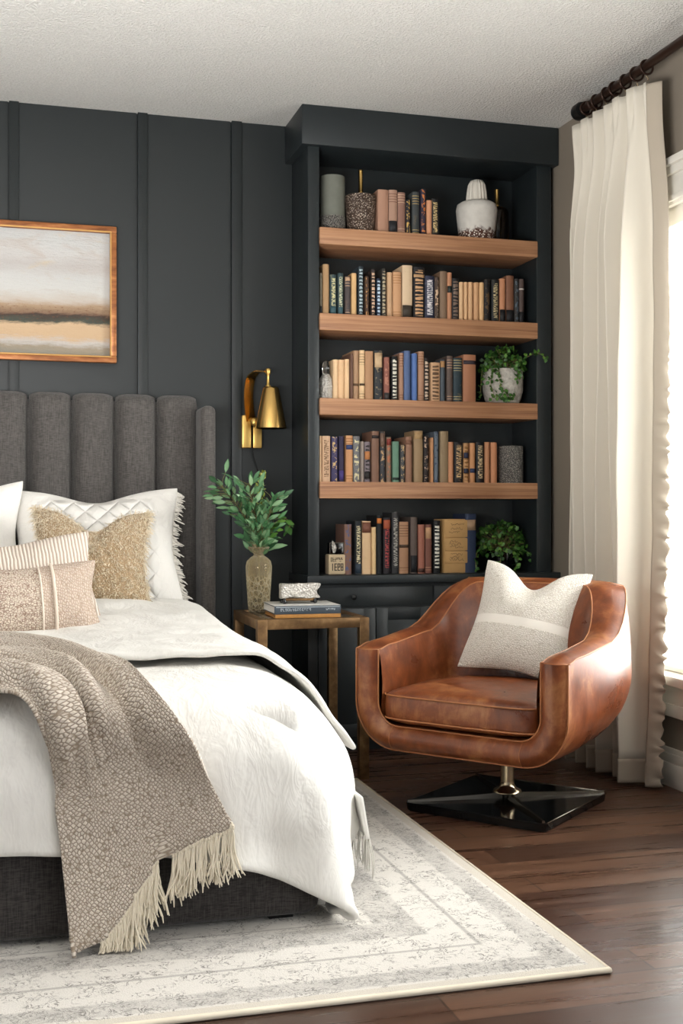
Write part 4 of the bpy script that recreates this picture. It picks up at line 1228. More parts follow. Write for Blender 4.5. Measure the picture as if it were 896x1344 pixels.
# the turned-back layer by the pillows
fl0 = sheet(SX0 + .05, SX1 + .005, lambda X: 3.44 - .25 * smoothstep(-.2, .6, X) + .10 * smoothstep(.75, 1.06, X), 4.55, 96, 40, .74)
def flank2(p):
    k = smoothstep(3.75, 4.15, p[..., 1])
    return (.78 + .17 * k) * (p[..., 0] - .715) + (.62 - .37 * k) * (p[..., 2] - .555)
BODY2 = [BODY[0], ((.78, 0, .62), flank2), BODY[2], BODY[5]]
fl = drape(fl0, BODY2, .035, .052, 150, .2, (BX0 - .02, BX1 + .03, BY0 - .022, .33), seed=5)
fl = wrinkle(fl, .014, 6.0, 4.1)
cloth_obj('turned_back_fold', fl - DO, M['cotton'], duv, .018)
dvo = dv + normals(dv) * .024
DBVH = BVHTree.FromPolygons([Vector(q) for q in dvo.reshape(-1, 3)], grid_faces(*dvo.shape[:2]))
flo = fl + normals(fl) * .032
FBVH = BVHTree.FromPolygons([Vector(q) for q in flo.reshape(-1, 3)], grid_faces(*flo.shape[:2]))

# fringed end of a white coverlet hanging below the duvet on the nightstand side
cvl = tag(empty('coverlet', (.95, 3.25, .2)), 'fringed end of a white coverlet showing below the duvet on the nightstand side', 'coverlet')
V = []
for i in range(14):
    for j in range(10):
        y = 3.0 + .55 * i / 13; z = .235 - .11 * j / 9
        V.append((.925 - .02 * (1 - j / 9) + .012 * math.sin(y * 23) * j / 9 - .95, y - 3.25, z - .2))
o = mesh_obj('cloth', V, grid_faces(14, 10), M['cotton'], cvl); add_mod(o, 'SOLIDIFY', thickness=.012, offset=0)
def strands(name, roots, dirs, lens, mat, parent, r=.0016, org=(0, 0, 0), sway=.02, seg=4, nseg=5):
    bm = bmesh.new(); org = Vector(org)
    for p, d, L in zip(roots, dirs, lens):
        p = Vector(p) - org; d = Vector(d).normalized(); s = rv(sway); s2 = rv(sway)
        pts = [p + d * (L * t) + s * (L * math.sin(t * 2.4) * 2) + s2 * (L * t * t * 2) for t in np.linspace(0, 1, nseg)]
        tube(bm, pts, [r] * (nseg - 1) + [r * .45], seg, False)
    return bm_obj(name, bm, mat, parent, True)
rs = [(.927 + .012 * math.sin(y * 23) + rnd.uniform(-.003, .003), y, .128) for y in np.linspace(3.0, 3.55, 84)]
strands('fringe', rs, [(0, 0, -1)] * len(rs), [rnd.uniform(.085, .105) for _ in rs], M['fringe_white'], cvl, .0018, (.95, 3.25, .2), .03)

# ------------------------------------------------------------------ the throw
K = [
 [(-.95, 2.95, .60), (-.55, 2.84, .605), (-.008, 2.735, .590), (.035, 2.715, .575), (.067, 2.69, .542), (.092, 2.68, .485), (.114, 2.672, .373), (.13, 2.668, .224), (.146, 2.666, .067), (.153, 2.665, .024)],
 [(-.95, 3.20, .62), (-.55, 3.05, .62), (.0, 2.83, .610), (.064, 2.76, .604), (.112, 2.715, .560), (.155, 2.685, .476), (.18, 2.67, .353), (.201, 2.668, .219), (.218, 2.665, .093), (.224, 2.665, .055)],
 [(-.95, 3.45, .625), (-.55, 3.30, .625), (.0, 2.987, .614), (.092, 2.86, .610), (.155, 2.75, .592), (.207, 2.70, .521), (.245, 2.675, .406), (.277, 2.668, .288), (.307, 2.665, .191), (.319, 2.665, .16)],
 [(-.95, 3.70, .63), (-.55, 3.56, .63), (.0, 3.20, .617), (.123, 2.98, .612), (.21, 2.79, .600), (.27, 2.71, .55), (.325, 2.68, .451), (.366, 2.67, .34), (.405, 2.666, .257), (.415, 2.665, .233)],
 [(-.95, 3.95, .63), (-.55, 3.83, .63), (.0, 3.47, .617), (.152, 3.2, .613), (.254, 2.86, .607), (.33, 2.725, .564), (.389, 2.69, .494), (.447, 2.674, .4), (.491, 2.668, .312), (.51, 2.666, .279)]]
NU, NV = 90, 150
K = [[(x, y - .02 * (z < .57), z - .022 * (z > .58)) for x, y, z in k] for k in K]
rows = np.stack([cat_rom(k, NV) for k in K])                 # 5 x NV x 3
tw = np.stack([cat_rom(rows[:, j], NU) for j in range(NV)], 1)   # NU x NV x 3
u = np.linspace(0, 1, NU)[:, None]; w = np.linspace(0, 1, NV)[None, :]
tw0 = tw.copy(); nn = normals(tw)
if nn[NU // 2, 40, 2] < 0: nn = -nn
cs = np.cos(2 * PI * (2.7 * u + .07 * np.sin(w * 5) + .5))
fold = .050 * (.5 + .5 * np.sign(cs) * np.abs(cs) ** .8) * smoothstep(.02, .3, w) * (.6 + .5 * w) + .006 * np.cos(2 * PI * (6.3 * u + .5 * w + .3 * np.sin(w * 9)))
fold *= 1 - .6 * smoothstep(.92, 1, w)
tw = tw + nn * (fold + .014)[..., None]
for i in range(NU):
    for j in range(NV):
        for B in (DBVH, FBVH):
            p = Vector(tw[i, j]); h, n, _, dd = B.find_nearest(p)
            if h is not None and dd < .2:
                s = (p - h).dot(n)
                if n.z < -.3: continue
                if s < .012: tw[i, j] = np.array(p + n * (.012 - s))
for _ in range(7):
    t2 = tw.copy(); t2[1:-1, 1:-1] = (tw[1:-1, 1:-1] * 2 + tw[:-2, 1:-1] + tw[2:, 1:-1] + tw[1:-1, :-2] + tw[1:-1, 2:]) / 6; tw = t2
TO = np.array((.1, 2.9, .6))
thr = tag(empty('throw_blanket', tuple(TO)), 'taupe and cream pebble weave throw blanket falling over the foot of the bed', 'blanket')
for _ in range(14):
    t2 = tw.copy(); t2[:, 1:-1] = tw[:, 1:-1] * .5 + (tw[:, :-2] + tw[:, 2:]) * .25; tw = t2
UV = np.stack([tw0[..., 0] + .25 * tw0[..., 1], tw0[..., 1] + tw0[..., 2]], -1).reshape(-1, 2)
o = mesh_obj('weave', (tw - TO).reshape(-1, 3), grid_faces(NU, NV), M['throw'], thr, True, UV)
add_mod(o, 'SOLIDIFY', thickness=.008, offset=0)
bm = bmesh.new()
for i in np.linspace(12, NU - 1.01, 64):
    k = int(i); f = i - k; hem = Vector(tw[k, -1]).lerp(Vector(tw[k + 1, -1]), f) - Vector(TO)
    room = hem.z + TO[2] - .016
    knot_d = Vector((rnd.gauss(0, .08), -.10 + rnd.gauss(0, .05), -1)).normalized()
    for q in range(5):
        L = min(rnd.uniform(.085, .118), max(.03, room)); lie = max(0, .1 - room)
        a1, a2, w1 = rnd.uniform(0, 6.28), rnd.uniform(0, 6.28), rnd.uniform(.002, .006)
        off = Vector((rnd.gauss(0, .0022), rnd.gauss(0, .0018), 0)); spread = Vector((rnd.gauss(0, .10), rnd.gauss(-.04, .05), 0))
        pts = []
        for t in np.linspace(0, 1, 9):
            p = hem + off * min(1, t * 4) + knot_d * (L * t) + spread * (L * t * t)
            p += Vector((math.sin(a1 + t * 7), math.sin(a2 + t * 6), 0)) * (w1 * t)
            p.z = max(p.z, .014 + .002 * (q % 3) - TO[2]); pts.append(p)
        tube(bm, pts, [.0021] * 8 + [.0011], 5, False)
    tube(bm, [hem + Vector((0, 0, .004)), hem + knot_d * .004, hem + knot_d * .010], [.003, .0046, .003], 6)
bm_obj('fringe', bm, M['fringe'], thr, True)

# ------------------------------------------------------------------ pillows
def pillow(name, label, loc, rot, W, H, T, mat, chop=.0, seed=0, n=46, ear=.035, wr=.006, cover='cover'):
    """stuffed square: two puffed faces meeting in pinched edges; local x across, y up, z towards the viewer"""
    root = tag(empty(name, loc), label, 'pillow')
    root.rotation_mode = 'QUATERNION'
    root.rotation_quaternion = (Matrix.Rotation(rot[2], 3, 'Z') @ Matrix.Rotation(rot[0], 3, 'X') @ Matrix.Rotation(rot[1], 3, 'Z')).to_quaternion()
    g = np.linspace(-1, 1, n)
    g = np.sin(g * PI / 2) * .6 + g * .4
    U, Vv = np.meshgrid(g, g, indexing='ij')
    X = U * W / 2 * (1 - ear * 2 * np.cos(Vv * PI / 2) ** 1.5); Y = Vv * H / 2 * (1 - ear * 2 * np.cos(U * PI / 2) ** 1.5)
    t = np.clip((1 - np.abs(U) ** 2.4) * (1 - np.abs(Vv) ** 2.4), 0, 1) ** .62 * T / 2
    dent = chop * np.exp(-(U / .38) ** 2) * smoothstep(-.1, 1, Vv)
    Y = Y - dent * H
    t = t * (1 - .25 * np.exp(-(U / .3) ** 2) * smoothstep(.2, 1, Vv) * (chop > 0))
    Y = Y + H / 2
    nz = np.zeros_like(t)
    for i in range(n):
        for j in range(n):
            q = Vector((X[i, j] * 9, Y[i, j] * 9, seed))
            nz[i, j] = (1 - 2 * abs(noise.noise(q))) * .6 + noise.noise(q * 2.2) * .6
    edge = np.clip(t / (T / 2), 0, 1)
    zf = t + nz * wr * edge ** .5; zb = -t + nz * wr * .5 * edge ** .5
    V = []; idx = -np.ones((2, n, n), int)
    for s, zz in ((0, zf), (1, zb)):
        for i in range(n):
            for j in range(n):
                if s == 1 and (i in (0, n - 1) or j in (0, n - 1)): idx[1, i, j] = idx[0, i, j]; continue
                idx[s, i, j] = len(V); V.append((X[i, j], Y[i, j], zz[i, j]))
    F = []
    for i in range(n - 1):
        for j in range(n - 1):
            F.append((idx[0, i, j], idx[0, i + 1, j], idx[0, i + 1, j + 1], idx[0, i, j + 1]))
            F.append((idx[1, i, j], idx[1, i, j + 1], idx[1, i + 1, j + 1], idx[1, i + 1, j]))
    o = mesh_obj(cover, V, F, mat, root)
    add_mod(o, 'SUBSURF', levels=1, render_levels=1)
    return root, X, Y, zf, o
R = math.radians
r1, X, Y, Z, _ = pillow('bed_pillow', 'large white quilted pillow with a fringed right edge leaning on the headboard', (.365, 4.665, .60), (R(74), R(1), R(0)), .655, .49, .18, M['quilt'], .07, 1, ear=.05, wr=.011)
rs = []; ds = []; ls = []
for t in np.linspace(.04, .93, 150):
    j = t * (X.shape[1] - 1); k = int(j)
    x = X[-1, k]; y = Y[-1, k] + (Y[-1, min(k + 1, X.shape[1] - 1)] - Y[-1, k]) * (j - k)
    rs.append((x - .004, y, rnd.uniform(-.004, .004))); ds.append((1, -.55 + rnd.uniform(-.35, .35), rnd.uniform(-.3, .3))); ls.append(rnd.uniform(.018, .042))
strands('fringe', rs, ds, ls, M['fringe_white'], r1, .003, sway=.06)
r0, *_ = pillow('bed_pillow', 'white pillow cut off by the left side of the view, left of the quilted one', (-.205, 4.60, .585), (R(73), R(7), R(-2)), .70, .50, .18, M['quilt'], .14, 2, ear=.08, wr=.011)
pillow('bed_pillow', 'white quilted pillow at the far left of the bed beyond the view', (-.89, 4.645, .61), (R(74), R(-1), R(2)), .64, .47, .17, M['quilt'], .06, 3, ear=.03)
r2, X, Y, Z, _ = pillow('throw_pillow', 'shaggy tan pillow with tufted rows in front of the white quilted pillow', (.318, 4.43, .612), (R(70), R(-3), R(3)), .43, .40, .15, M['shag_base'], .17, 4, ear=.05)
bm = bmesh.new(); n = X.shape[0]
for q in range(9000):
    a = rnd.random() * (n - 1.01); b = rnd.random() * (n - 1.01); i, j = int(a), int(b); fa, fb = a - i, b - j
    def L4(A): return (A[i, j] * (1 - fa) + A[i + 1, j] * fa) * (1 - fb) + (A[i, j + 1] * (1 - fa) + A[i + 1, j + 1] * fa) * fb
    p = Vector((L4(X), L4(Y), L4(Z)))
    row = math.sin((p.x * .9 + p.y * .55) * 2 * PI / .052)
    edge = min(a, b, n - 1 - a, n - 1 - b) < 2.5
    if row < .2 and not edge and rnd.random() < .55: continue
    L = rnd.uniform(.008, .017) if not edge else rnd.uniform(.014, .032)
    d = Vector((rnd.gauss(0, .55), -.55 + rnd.gauss(0, .5), 1.0 if not edge else .35)).normalized()
    if edge: d = (d + Vector(((p.x) / .22, (p.y - .2) / .2, 0)) * .6).normalized()
    sd = d.orthogonal().normalized(); sd.rotate(Matrix.Rotation(rnd.random() * 6.28, 3, d)); wdt = rnd.uniform(.0009, .0018)
    m1 = p + d * L * .5 + rv(.0015); e = p + d * L + Vector((0, -.35 * L, 0)) + rv(.002)
    vs_ = [bm.verts.new(c) for c in (p - sd * wdt, p + sd * wdt, m1 + sd * wdt, m1 - sd * wdt, e)]
    bm.faces.new(vs_[:4]); bm.faces.new((vs_[3], vs_[2], vs_[4]))
bm_obj('shag', bm, M['shag'], r2)
pillow('throw_pillow', 'cream vertically ribbed pillow between the shaggy pillow and the beige lumbar pillow', (.065, 4.06, .588), (R(72), R(7), R(0)), .53, .315, .13, M['ribbed'], .03, 5, ear=.035)
r4, X, Y, Z, _ = pillow('throw_pillow', 'beige woven lumbar pillow with patterned left panel, frontmost of the bed pillows', (.068, 3.925, .580), (R(70), R(3), R(4)), .51, .245, .13, M['lumbar'], .02, 6, ear=.045)
def seam(root, X, Y, Z, x0, r, mat, name):
    i = int(np.argmin(np.abs(X[:, X.shape[1] // 2] - x0)))
    pts = [(x0, Y[i, j], Z[i, j] + r * .6) for j in range(1, X.shape[1] - 1)]
    tube_obj(name, pts, r, mat, root, 8)
seam(r4, X, Y, Z, .106, .0055, simple('pale_seam_cord', 'dccdbd', .9), 'seam_cord')
seam(r4, X, Y, Z, .065, .003, simple('pale_seam_tape', 'e2d5c6', .9), 'seam_tape')
# ------------------------------------------------------------------ leather swivel armchair
CH = (1.625, 3.70, 0)
ch = tag(empty('armchair', CH, (0, 0, math.atan2(-.785, .62))), 'cognac leather swivel tub armchair on a black and chrome base by the curtain', 'armchair')
CW, CA, CB, TH = .378, .335, .375, .088       # half width, front, back, arm thickness
ZB = .215
NS = 81
def rim_h(y): return .545 + .03 * smoothstep(-.30, .05, y) + .158 * smoothstep(-.02, .27, y) - .012 * smoothstep(-.27, -.335, y)
def plan(s, w, b, y1=-.02, ex=2.5):
    """U in plan from the left front round the back to the right front; s 0..1"""
    front = .30
    if s < front: return (-w, -CA + (y1 + CA) * s / front)
    if s > 1 - front: return (w, -CA + (y1 + CA) * (1 - s) / front)
    a = PI * (1 - (s - front) / (1 - 2 * front))
    c, q = math.cos(a), math.sin(a)
    return (w * math.copysign(abs(c) ** (2 / ex), c), y1 + (b - y1) * abs(q) ** (2 / ex))
def taper(x, y): return x * (1 - .03 * smoothstep(-.1, .38, y))
def outer_wb(z, s=0.0):
    k = smoothstep(.10, .42, min(s, 1 - s)); rz_ = .155 + .09 * k; rw = .15 + .05 * k
    t = min(1, max(0, (z - ZB) / rz_)); w = CW - rw + rw * math.sqrt(max(0, 1 - (1 - t) ** 2))
    t2 = min(1, max(0, (z - ZB) / .30)); b = .12 + (CB - .12) * math.sqrt(max(0, 1 - (1 - t2) ** 2))
    return w, b
ss = np.linspace(0, 1, NS)
def rim_pt(s, inset):
    x, y = plan(s, CW - inset, CB - inset * 1.1); x = taper(x, y)
    yo = plan(s, CW, CB)[1]
    return x, y, rim_h(yo)
# outer skin
NV_ = 26; V = []
for s in ss:
    x, y, H = rim_pt(s, 0)
    for v in range(NV_):
        t = v / (NV_ - 1); z = ZB + (H - ZB) * (1 - (1 - t) ** 1.0 if True else t)
        w, b = outer_wb(z, s)
        k = 1 + .0 * t
        px, py = plan(s, w, b); g_ = math.sin(PI * t) * smoothstep(.05, .3, min(s, 1 - s)); V.append((taper(px, py) * (1 + .045 * g_), py + .012 * g_ * (py > .1), z))
F = grid_faces(NS, NV_)
base = len(V); V.append((0, -.05, ZB - .002))
for i in range(NS - 1): F.append((i * NV_, (i + 1) * NV_, base))
F.append((0, base, (NS - 1) * NV_))
mesh_obj('outer_shell', V, F, M['leather'], ch)
# rim from outside to inside, slightly crowned
NC = 9; V = []
for i, s in enumerate(ss):
    xo, yo, H = rim_pt(s, 0); xi, yi, _ = rim_pt(s, TH + .012 * smoothstep(.25, .5, s) * smoothstep(.75, .5, s) * 4)
    for c in range(NC):
        t = c / (NC - 1); bulge = math.sin(PI * t)
        d = min(i, NS - 1 - i); fr = max(0, 1 - d / 4)
        V.append((xo + (xi - xo) * t, yo + (yi - yo) * t - .028 * bulge * fr, H + .014 * bulge * min(1, d / 4)))
mesh_obj('arm_top', V, grid_faces(NS, NC), M['leather'], ch)
# inside of arms and back
V = []; NI = 14
for s in ss:
    xi, yi, H = rim_pt(s, TH + .012 * smoothstep(.25, .5, s) * smoothstep(.75, .5, s) * 4)
    bk = smoothstep(.28, .42, s) * smoothstep(.72, .58, s)
    for v in range(NI):
        t = v / (NI - 1); z = H + (.26 + .12 * smoothstep(.2, .40, min(s, 1 - s)) - H) * t
        puff = math.sin(PI * min(1, t * 1.15)) ** .8 if t < .87 else 0
        kc = smoothstep(.2, .42, min(s, 1 - s)); lx, ly = xi * (1 - .05 * puff - .22 * kc * t * t), yi - bk * (.13 * t + .028 * puff)
        ow, ob = outer_wb(z, s); qx, qy = plan(s, ow - .03, max(.0, ob - .03)); qx = taper(qx, qy)
        V.append((math.copysign(min(abs(lx), abs(qx)), lx), min(ly, qy), z))
mesh_obj('inner_lining', V, grid_faces(NS, NI), M['leather'], ch)
# padded back panel between its two seams
V = []; nx, nz = 22, 18
for i in range(nx):
    u = -1 + 2 * i / (nx - 1)
    for j in range(nz):
        t = j / (nz - 1)
        z = .36 + (.722 - .36) * t
        e = (1 - abs(u) ** 4) ** .5 * (1 - abs(2 * t - 1) ** 5) ** .5
        yb = .245 - .135 * (1 - t) - .02 * u * u * 1.5
        V.append((u * (.215 + .03 * t), yb - .045 * e + .03, z))
mesh_obj('back_pad', V, grid_faces(nx, nz), M['leather'], ch)
# U-shaped front band
def u_path(w, zt, zb, r, n=61):
    P = [(-w, zt + (zb + r - zt) * i / 14) for i in range(15)]
    P += [(-w + r - r * math.cos(a), zb + r - r * math.sin(a)) for a in np.linspace(0, PI / 2, 14)[1:]]
    P += [(x, zb) for x in np.linspace(-w + r, w - r, 18)[1:]]
    P += [(w - r + r * math.sin(a), zb + r - r * math.cos(a)) for a in np.linspace(0, PI / 2, 14)[1:]]
    P += [(w, zb + r + (zt - zb - r) * i / 14) for i in range(1, 15)]
    return P
Hf = rim_h(-CA)
Po = u_path(CW, Hf, ZB, .15); Pi = u_path(CW - TH, Hf, .292, .075)
V = []; NB = 11
for (xo, zo), (xi, zi) in zip(Po, Pi):
    for c in range(NB):
        t = c / (NB - 1); V.append((xo + (xi - xo) * t, -CA - .028 * math.sin(PI * t) ** .8, zo + (zi - zo) * t))
mesh_obj('front_band', V, grid_faces(len(Po), NB), M['leather'], ch)
# deck under the cushion
box_obj('seat_deck', M['leather'], -CW + TH - .004, CW - TH + .004, -CA + .004, -.05, .27, .294, .004, ch)
# welts along the seams
bm = bmesh.new(); r = .0027
tube(bm, [(x, -CA - .001, z) for x, z in Po], r, 6)
tube(bm, [(x, -CA - .002, z) for x, z in Pi], r, 6)
tube(bm, [rim_pt(s, 0) for s in ss], r, 6)
tube(bm, [rim_pt(s, TH + .012 * smoothstep(.25, .5, s) * smoothstep(.75, .5, s) * 4) for s in ss], r * .9, 6)
for sg in (-1, 1):
    tube(bm, [(sg * (CW - .0) , -CA, Hf), (sg * (CW - TH * .5), -CA - .026, Hf + .001), (sg * (CW - TH), -CA, Hf)], r * .7, 6)
    # seams where arm meets back wing, and down the back pad
    s0 = .385 if sg < 0 else .615
    a = rim_pt(s0, 0); b = rim_pt(s0, TH)
    tube(bm, [a, ((a[0] + b[0]) / 2, (a[1] + b[1]) / 2, a[2] + .014), b], r * .7, 6)
    tube(bm, [(sg * (.215 + .03 * t), .258 - .135 * (1 - t) - .035 + .02, .36 + .362 * t) for t in np.linspace(.1, 1, 12)], r, 6)
    tube(bm, [(sg * .232, -CA - .028 * math.sin(PI * t) ** .8 - .001, ZB + (.292 - ZB) * t) for t in np.linspace(0.02, .98, 9)], r * .45, 6)
bm_obj('piping', bm, M['piping'], ch, True)
# loose seat cushion
def superbox(a, b, c, e1, e2, n=22, m=64):
    V = []
    def sg(v, e): return math.copysign(abs(v) ** e, v)
    for i in range(n + 1):
        th = -PI / 2 + PI * i / n
        for j in range(m):
            ph = 2 * PI * j / m
            V.append((a * sg(math.cos(th), e1) * sg(math.cos(ph), e2), b * sg(math.cos(th), e1) * sg(math.sin(ph), e2), c * sg(math.sin(th), e1)))
    return V, grid_faces(n + 1, m, 0, True)
V, F = superbox(CW - TH - .005, .245, .058, .38, .22)
V2 = []
for x, y, z in V:
    k = max(0, 1 - (x / .29) ** 2) * max(0, 1 - (y / .28) ** 2)
    q = z + (.018 * k if z > 0 else 0)
    q += .004 * noise.noise(Vector((x * 14, y * 9, z * 3)))
    V2.append((x * (1 - .10 * smoothstep(.0, .24, y)), y - .105 - .012 * max(0, 1 - (x / .29) ** 2) * (1 if y < -.2 else 0), q + .353))
cu = mesh_obj('seat_cushion', V2, F, M['leather'], ch)
bm = bmesh.new()
for zz in (.392, .318):
    pts = []
    for j in range(97):
        ph = 2 * PI * j / 96; c, s_ = math.cos(ph), math.sin(ph)
        x = (CW - TH - .0055) * math.copysign(abs(c) ** .22, c); y = .2455 * math.copysign(abs(s_) ** .22, s_)
        pts.append((x * (1 - .10 * smoothstep(.0, .24, y)), y - .105 - .012 * max(0, 1 - (x / .29) ** 2) * (1 if y < -.2 else 0), zz))
    tube(bm, pts, .0028, 6, False)
bm_obj('cushion_piping', bm, M['piping'], cu, True)
# pedestal, star arms and black plate
lathe_obj('pedestal', [(.048, .050), (.046, .056), (.030, .064), (.024, .074), (.0225, .085), (.0225, .218), (.06, .222), (.06, .228)], M['steel'], ch, 32)
rz = R(-5) - ch.rotation_euler.z
arms = [rz + q * PI / 2 for q in range(4)]
bm = bmesh.new()
pts = []
for a in arms:
    for da in (-.035, .035):
        pts.append((.345 * math.cos(a + da), .345 * math.sin(a + da)))
lo = [bm.verts.new((x * .985, y * .985, .002)) for x, y in pts]; hi = [bm.verts.new((x, y, .030)) for x, y in pts]
bm.faces.new(lo[::-1]); bm.faces.new(hi)
for i in range(8):
    j = (i + 1) % 8; bm.faces.new((lo[i], lo[j], hi[j], hi[i]))
bmesh.ops.bevel(bm, geom=list(bm.edges), offset=.004, segments=2, affect='EDGES')
pl = bm_obj('base_plate', bm, M['black_gloss'], ch, True, 40)
tb = bmesh.new()
for i in (1, 7):
    a, b = pts[i], pts[(i + 1) % 8]
    tube(tb, [(a[0], a[1], .0305), (b[0], b[1], .0305)], .0022, 6)
bm_obj('edge_trim', tb, M['chrome'], pl, True)
for a in arms:
    bm = bmesh.new(); c, s_ = math.cos(a), math.sin(a)
    prof = [(.02, .009, .048), (.16, .006, .042), (.342, .005, .037)]
    rings = []
    for rr, hw_, zt in prof:
        rings.append([bm.verts.new((rr * c - d * s_, rr * s_ + d * c, z)) for d, z in ((-hw_, .030), (hw_, .030), (hw_ * .8, zt), (-hw_ * .8, zt))])
    for A, B in zip(rings, rings[1:]):
        for k_ in range(4):
            bm.faces.new((A[k_], A[(k_ + 1) % 4], B[(k_ + 1) % 4], B[k_]))
    bm.faces.new(rings[0][::-1]); bm.faces.new(rings[-1])
    bm_obj('star_arm', bm, M['chrome'], ch)

# pillow on the chair
pc = (1.638, 3.71, .430)
pillow('throw_pillow', 'off white boucle pillow with a smooth centre stripe on the leather armchair', pc, (R(64), R(-7), R(-42)), .385, .405, .14, M['boucle'], .17, 9, ear=.05, wr=.004)
# ------------------------------------------------------------------ curtain, rod and rings
rod = tag(empty('curtain_rod', (2.2, 4.25, 2.56)), 'dark bronze curtain rod running along the ceiling above the window', 'curtain rod')
tube_obj('pole', [(0, .03, 0), (0, -3.0, 0)], .0165, M['bronze'], rod, 20)
bm = bmesh.new(); lathe(bm, [(.017, 0), (.030, .002), (.033, .012), (.033, .042), (.028, .052), (.012, .056)], 24)
bmesh.ops.rotate(bm, verts=bm.verts, matrix=Matrix.Rotation(-PI / 2, 3, 'X')); bmesh.ops.translate(bm, verts=bm.verts, vec=(0, .025, 0))
bm_obj('finial', bm, M['black_metal'], rod, True, 40)
for y in (-.05, -2.0):
    bm = bmesh.new()
    box(bm, .088, .109, y - .018, y + .018, -.055, .045, .003); box(bm, .0, .09, y - .007, y + .007, -.030, -.016, .002)
    tube(bm, [(.02 * math.cos(a), y, .02 * math.sin(a)) for a in np.linspace(-.4, -PI - .2, 12)], .006, 6)
    bm_obj('bracket', bm, M['bronze'], rod, True, 40)
RO = ['first', 'second', 'third', 'fourth', 'fifth', 'sixth', 'seventh']
RY = [4.245, 4.165, 4.085, 4.02, 3.945, 3.865, 3.795]
for i, y in enumerate(RY):
    rg = tag(empty('curtain_ring', (2.2, y, 2.56), (0, R(rnd.uniform(-6, 6)), R(rnd.uniform(-16, 16)))), 'dark bronze curtain ring on the rod, %s from the far end' % RO[i], 'curtain ring', 'rings on the curtain rod')
    bm = bmesh.new(); tube(bm, [(.0245 * math.cos(a), 0, .0245 * math.sin(a) - .006) for a in np.linspace(0, 2 * PI, 29)], .0042, 8, False)
    bm_obj('hoop', bm, M['bronze'], rg, True)
    bm = bmesh.new(); tube(bm, [(0, 0, -.030), (0, .004, -.038), (0, -.004, -.046), (0, 0, -.054)], .002, 6); bm_obj('hook', bm, M['steel'], rg, True)
ct = tag(empty('curtain', (2.2, 4.05, 0)), 'floor length ivory pleated curtain with a taupe ruffled leading edge', 'curtain')
CY0, CY1, CZ0, CZ1 = 4.335, 3.80, .012, 2.505
NCOL, NROW = 170, 70
def curt(s, z):
    """fold profile in plan; pleats pinched at the heading, open and wandering below"""
    tz = (CZ1 - z) / (CZ1 - CZ0)
    y = CY0 + (CY1 - CY0) * s
    ph = 2 * PI * (6.4 * s ** .88 + .10 * math.sin(s * 11)) + .5 * math.sin(tz * 2.2 + s * 5) * tz + .8
    amp = (.022 + .042 * smoothstep(0.02, .22, tz)) * (.75 + .5 * noise.noise(Vector((s * 5, tz * 1.2, 2))))
    wv = math.sin(ph)
    x = 2.195 + amp * math.copysign(abs(wv) ** .75, wv) - .012 * tz
    head = smoothstep(.09, 0, tz)
    x += head * .014 * math.sin(2 * PI * 15 * s)
    y += .012 * math.cos(ph * 1.0) * smoothstep(.03, .2, tz) - .008 * tz
    x += .006 * noise.noise(Vector((s * 14, z * 2.2, 5))) + .004 * noise.noise(Vector((s * 30, z * 5, 1)))
    z2 = z + (.006 * math.sin(2 * PI * 15 * s) * head)
    return x - 2.2, y - 4.05, z2
def cpart(name, s0, s1, z0, z1, nc, nr, mat, push=0.0, th=.003):
    V = []
    for j in range(nr):
        z = z0 + (z1 - z0) * j / (nr - 1)
        for i in range(nc):
            x, y, zz = curt(s0 + (s1 - s0) * i / (nc - 1), z); V.append((x - push, y, zz))
    o = mesh_obj(name, V, grid_faces(nr, nc), mat, ct); add_mod(o, 'SOLIDIFY', thickness=th, offset=0); return o
cpart('drape', 0, 1, .095, CZ1, NCOL, NROW, M['curtain'])
cpart('hem_band', 0, 1, CZ0, .097, NCOL, 8, M['curtain_trim'], .0015, .005)
# leading edge strip with a ruffle
V = []; nr, nc = 260, 14
for j in range(nr):
    z = CZ0 + (CZ1 - .01 - CZ0) * j / (nr - 1)
    x0, y0, _ = curt(1, z)
    for i in range(nc):
        t = i / (nc - 1)
        ruf = t ** 1.5 * smoothstep(1.9, .9, z)
        V.append((x0 + .036 * t + ruf * .007 * math.sin(z * 150 + 4 * noise.noise(Vector((z * 16, 0, 0)))) + ruf * .006 * noise.noise(Vector((z * 45, 3, 0))), y0 - .046 * t - .006 * math.sin(PI * t) + ruf * .010 * math.sin(z * 115 + 2 * t + 4 * noise.noise(Vector((z * 13, 1, 0)))), z + .012 * ruf * math.sin(z * 60)))
o = mesh_obj('ruffled_edge', V, grid_faces(nr, nc), M['curtain_trim'], ct); add_mod(o, 'SOLIDIFY', thickness=.003, offset=0)

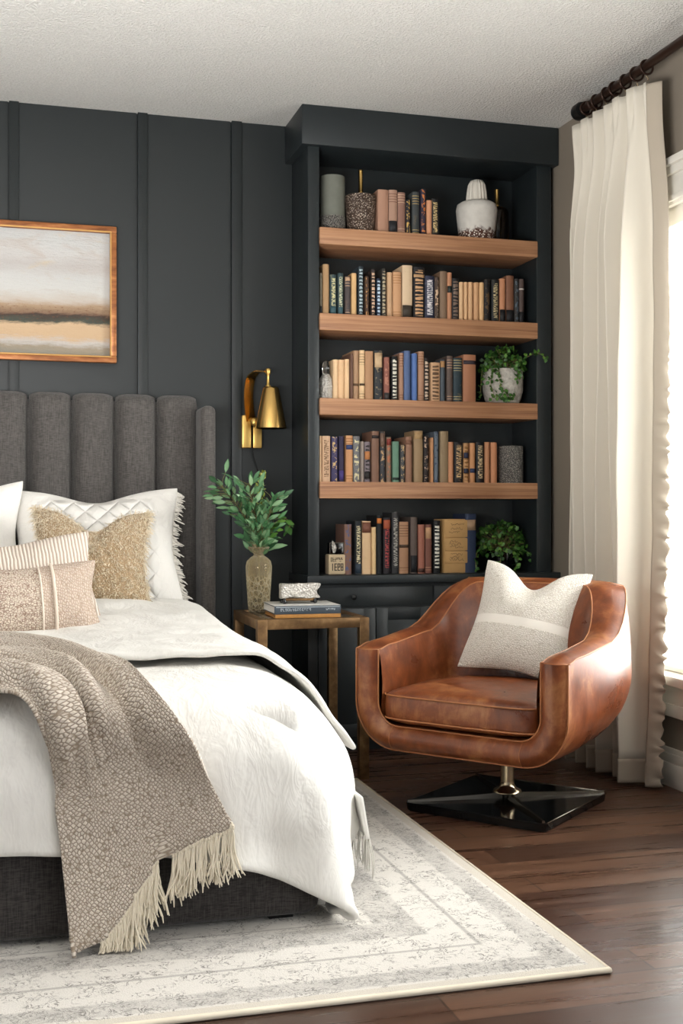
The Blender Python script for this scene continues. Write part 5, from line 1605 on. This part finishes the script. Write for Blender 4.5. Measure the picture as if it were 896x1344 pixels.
# ------------------------------------------------------------------ light, world and camera
def area(name, loc, target, sx, sy, power, col=(1, 1, 1), spread=180):
    l = bpy.data.lights.new(name, 'AREA'); l.shape = 'RECTANGLE'; l.size = sx; l.size_y = sy; l.energy = power; l.color = col; l.spread = R(spread)
    o = bpy.data.objects.new(name, l); o.location = loc
    o.rotation_euler = (Vector(target) - Vector(loc)).to_track_quat('-Z', 'Y').to_euler()
    C.objects.link(o); return o
area('window_daylight', (RIGHT + .55, 3.33, 1.3), (0, 3.33, 1.15), 1.8, 1.9, 150, (1, .985, .96))
area('rear_fill_light', (-1.3, -1.4, 1.75), (.5, 4.4, .9), 2.6, 1.7, 6, (1, .99, .97))  # weak soft fill added behind the camera; no window stands there
area('ceiling_fill_light', (-.35, 1.75, 1.1), (-.2, 2.1, 2.63), 1.2, 1.2, 140, (1, .99, .975))  # unseen upward fill, added to brighten the ceiling and bounce down
w = bpy.data.worlds.new('daylight_world'); bpy.context.scene.world = w; w.use_nodes = True
wt = w.node_tree; bg = wt.nodes['Background']; bg.inputs[0].default_value = (.97, .98, 1.0, 1)
tc = wt.nodes.new('ShaderNodeTexCoord'); sx_ = wt.nodes.new('ShaderNodeSeparateXYZ'); mr_ = wt.nodes.new('ShaderNodeMapRange')   # bright sky on the window side of the house
wt.links.new(tc.outputs['Generated'], sx_.inputs[0]); wt.links.new(sx_.outputs[0], mr_.inputs[0])
mr_.interpolation_type = 'SMOOTHSTEP'
for i_, v_ in enumerate((.15, .5, .15, 2.6)): mr_.inputs[i_ + 1].default_value = v_
wt.links.new(mr_.outputs[0], bg.inputs[1])

cam = bpy.data.cameras.new('camera'); co = bpy.data.objects.new('camera', cam); C.objects.link(co)
co.location = (0, 0, .98); co.rotation_euler = (PI / 2, 0, -math.atan(448 / 1577))
cam.sensor_fit = 'HORIZONTAL'; cam.sensor_width = 36; cam.lens = 36 * 1577 / 896
cam.clip_start = .05
sc_ = bpy.context.scene; sc_.camera = co
sc_.view_settings.view_transform = 'Standard'; sc_.view_settings.look = 'None'; sc_.view_settings.gamma = 1; sc_.view_settings.use_curve_mapping = False
sc_.view_settings.exposure = 0.24
sc_.cycles.use_denoising = True
sc_.cycles.max_bounces = 10; sc_.cycles.diffuse_bounces = 4; sc_.cycles.transmission_bounces = 8
sc_.cycles.sample_clamp_indirect = 6
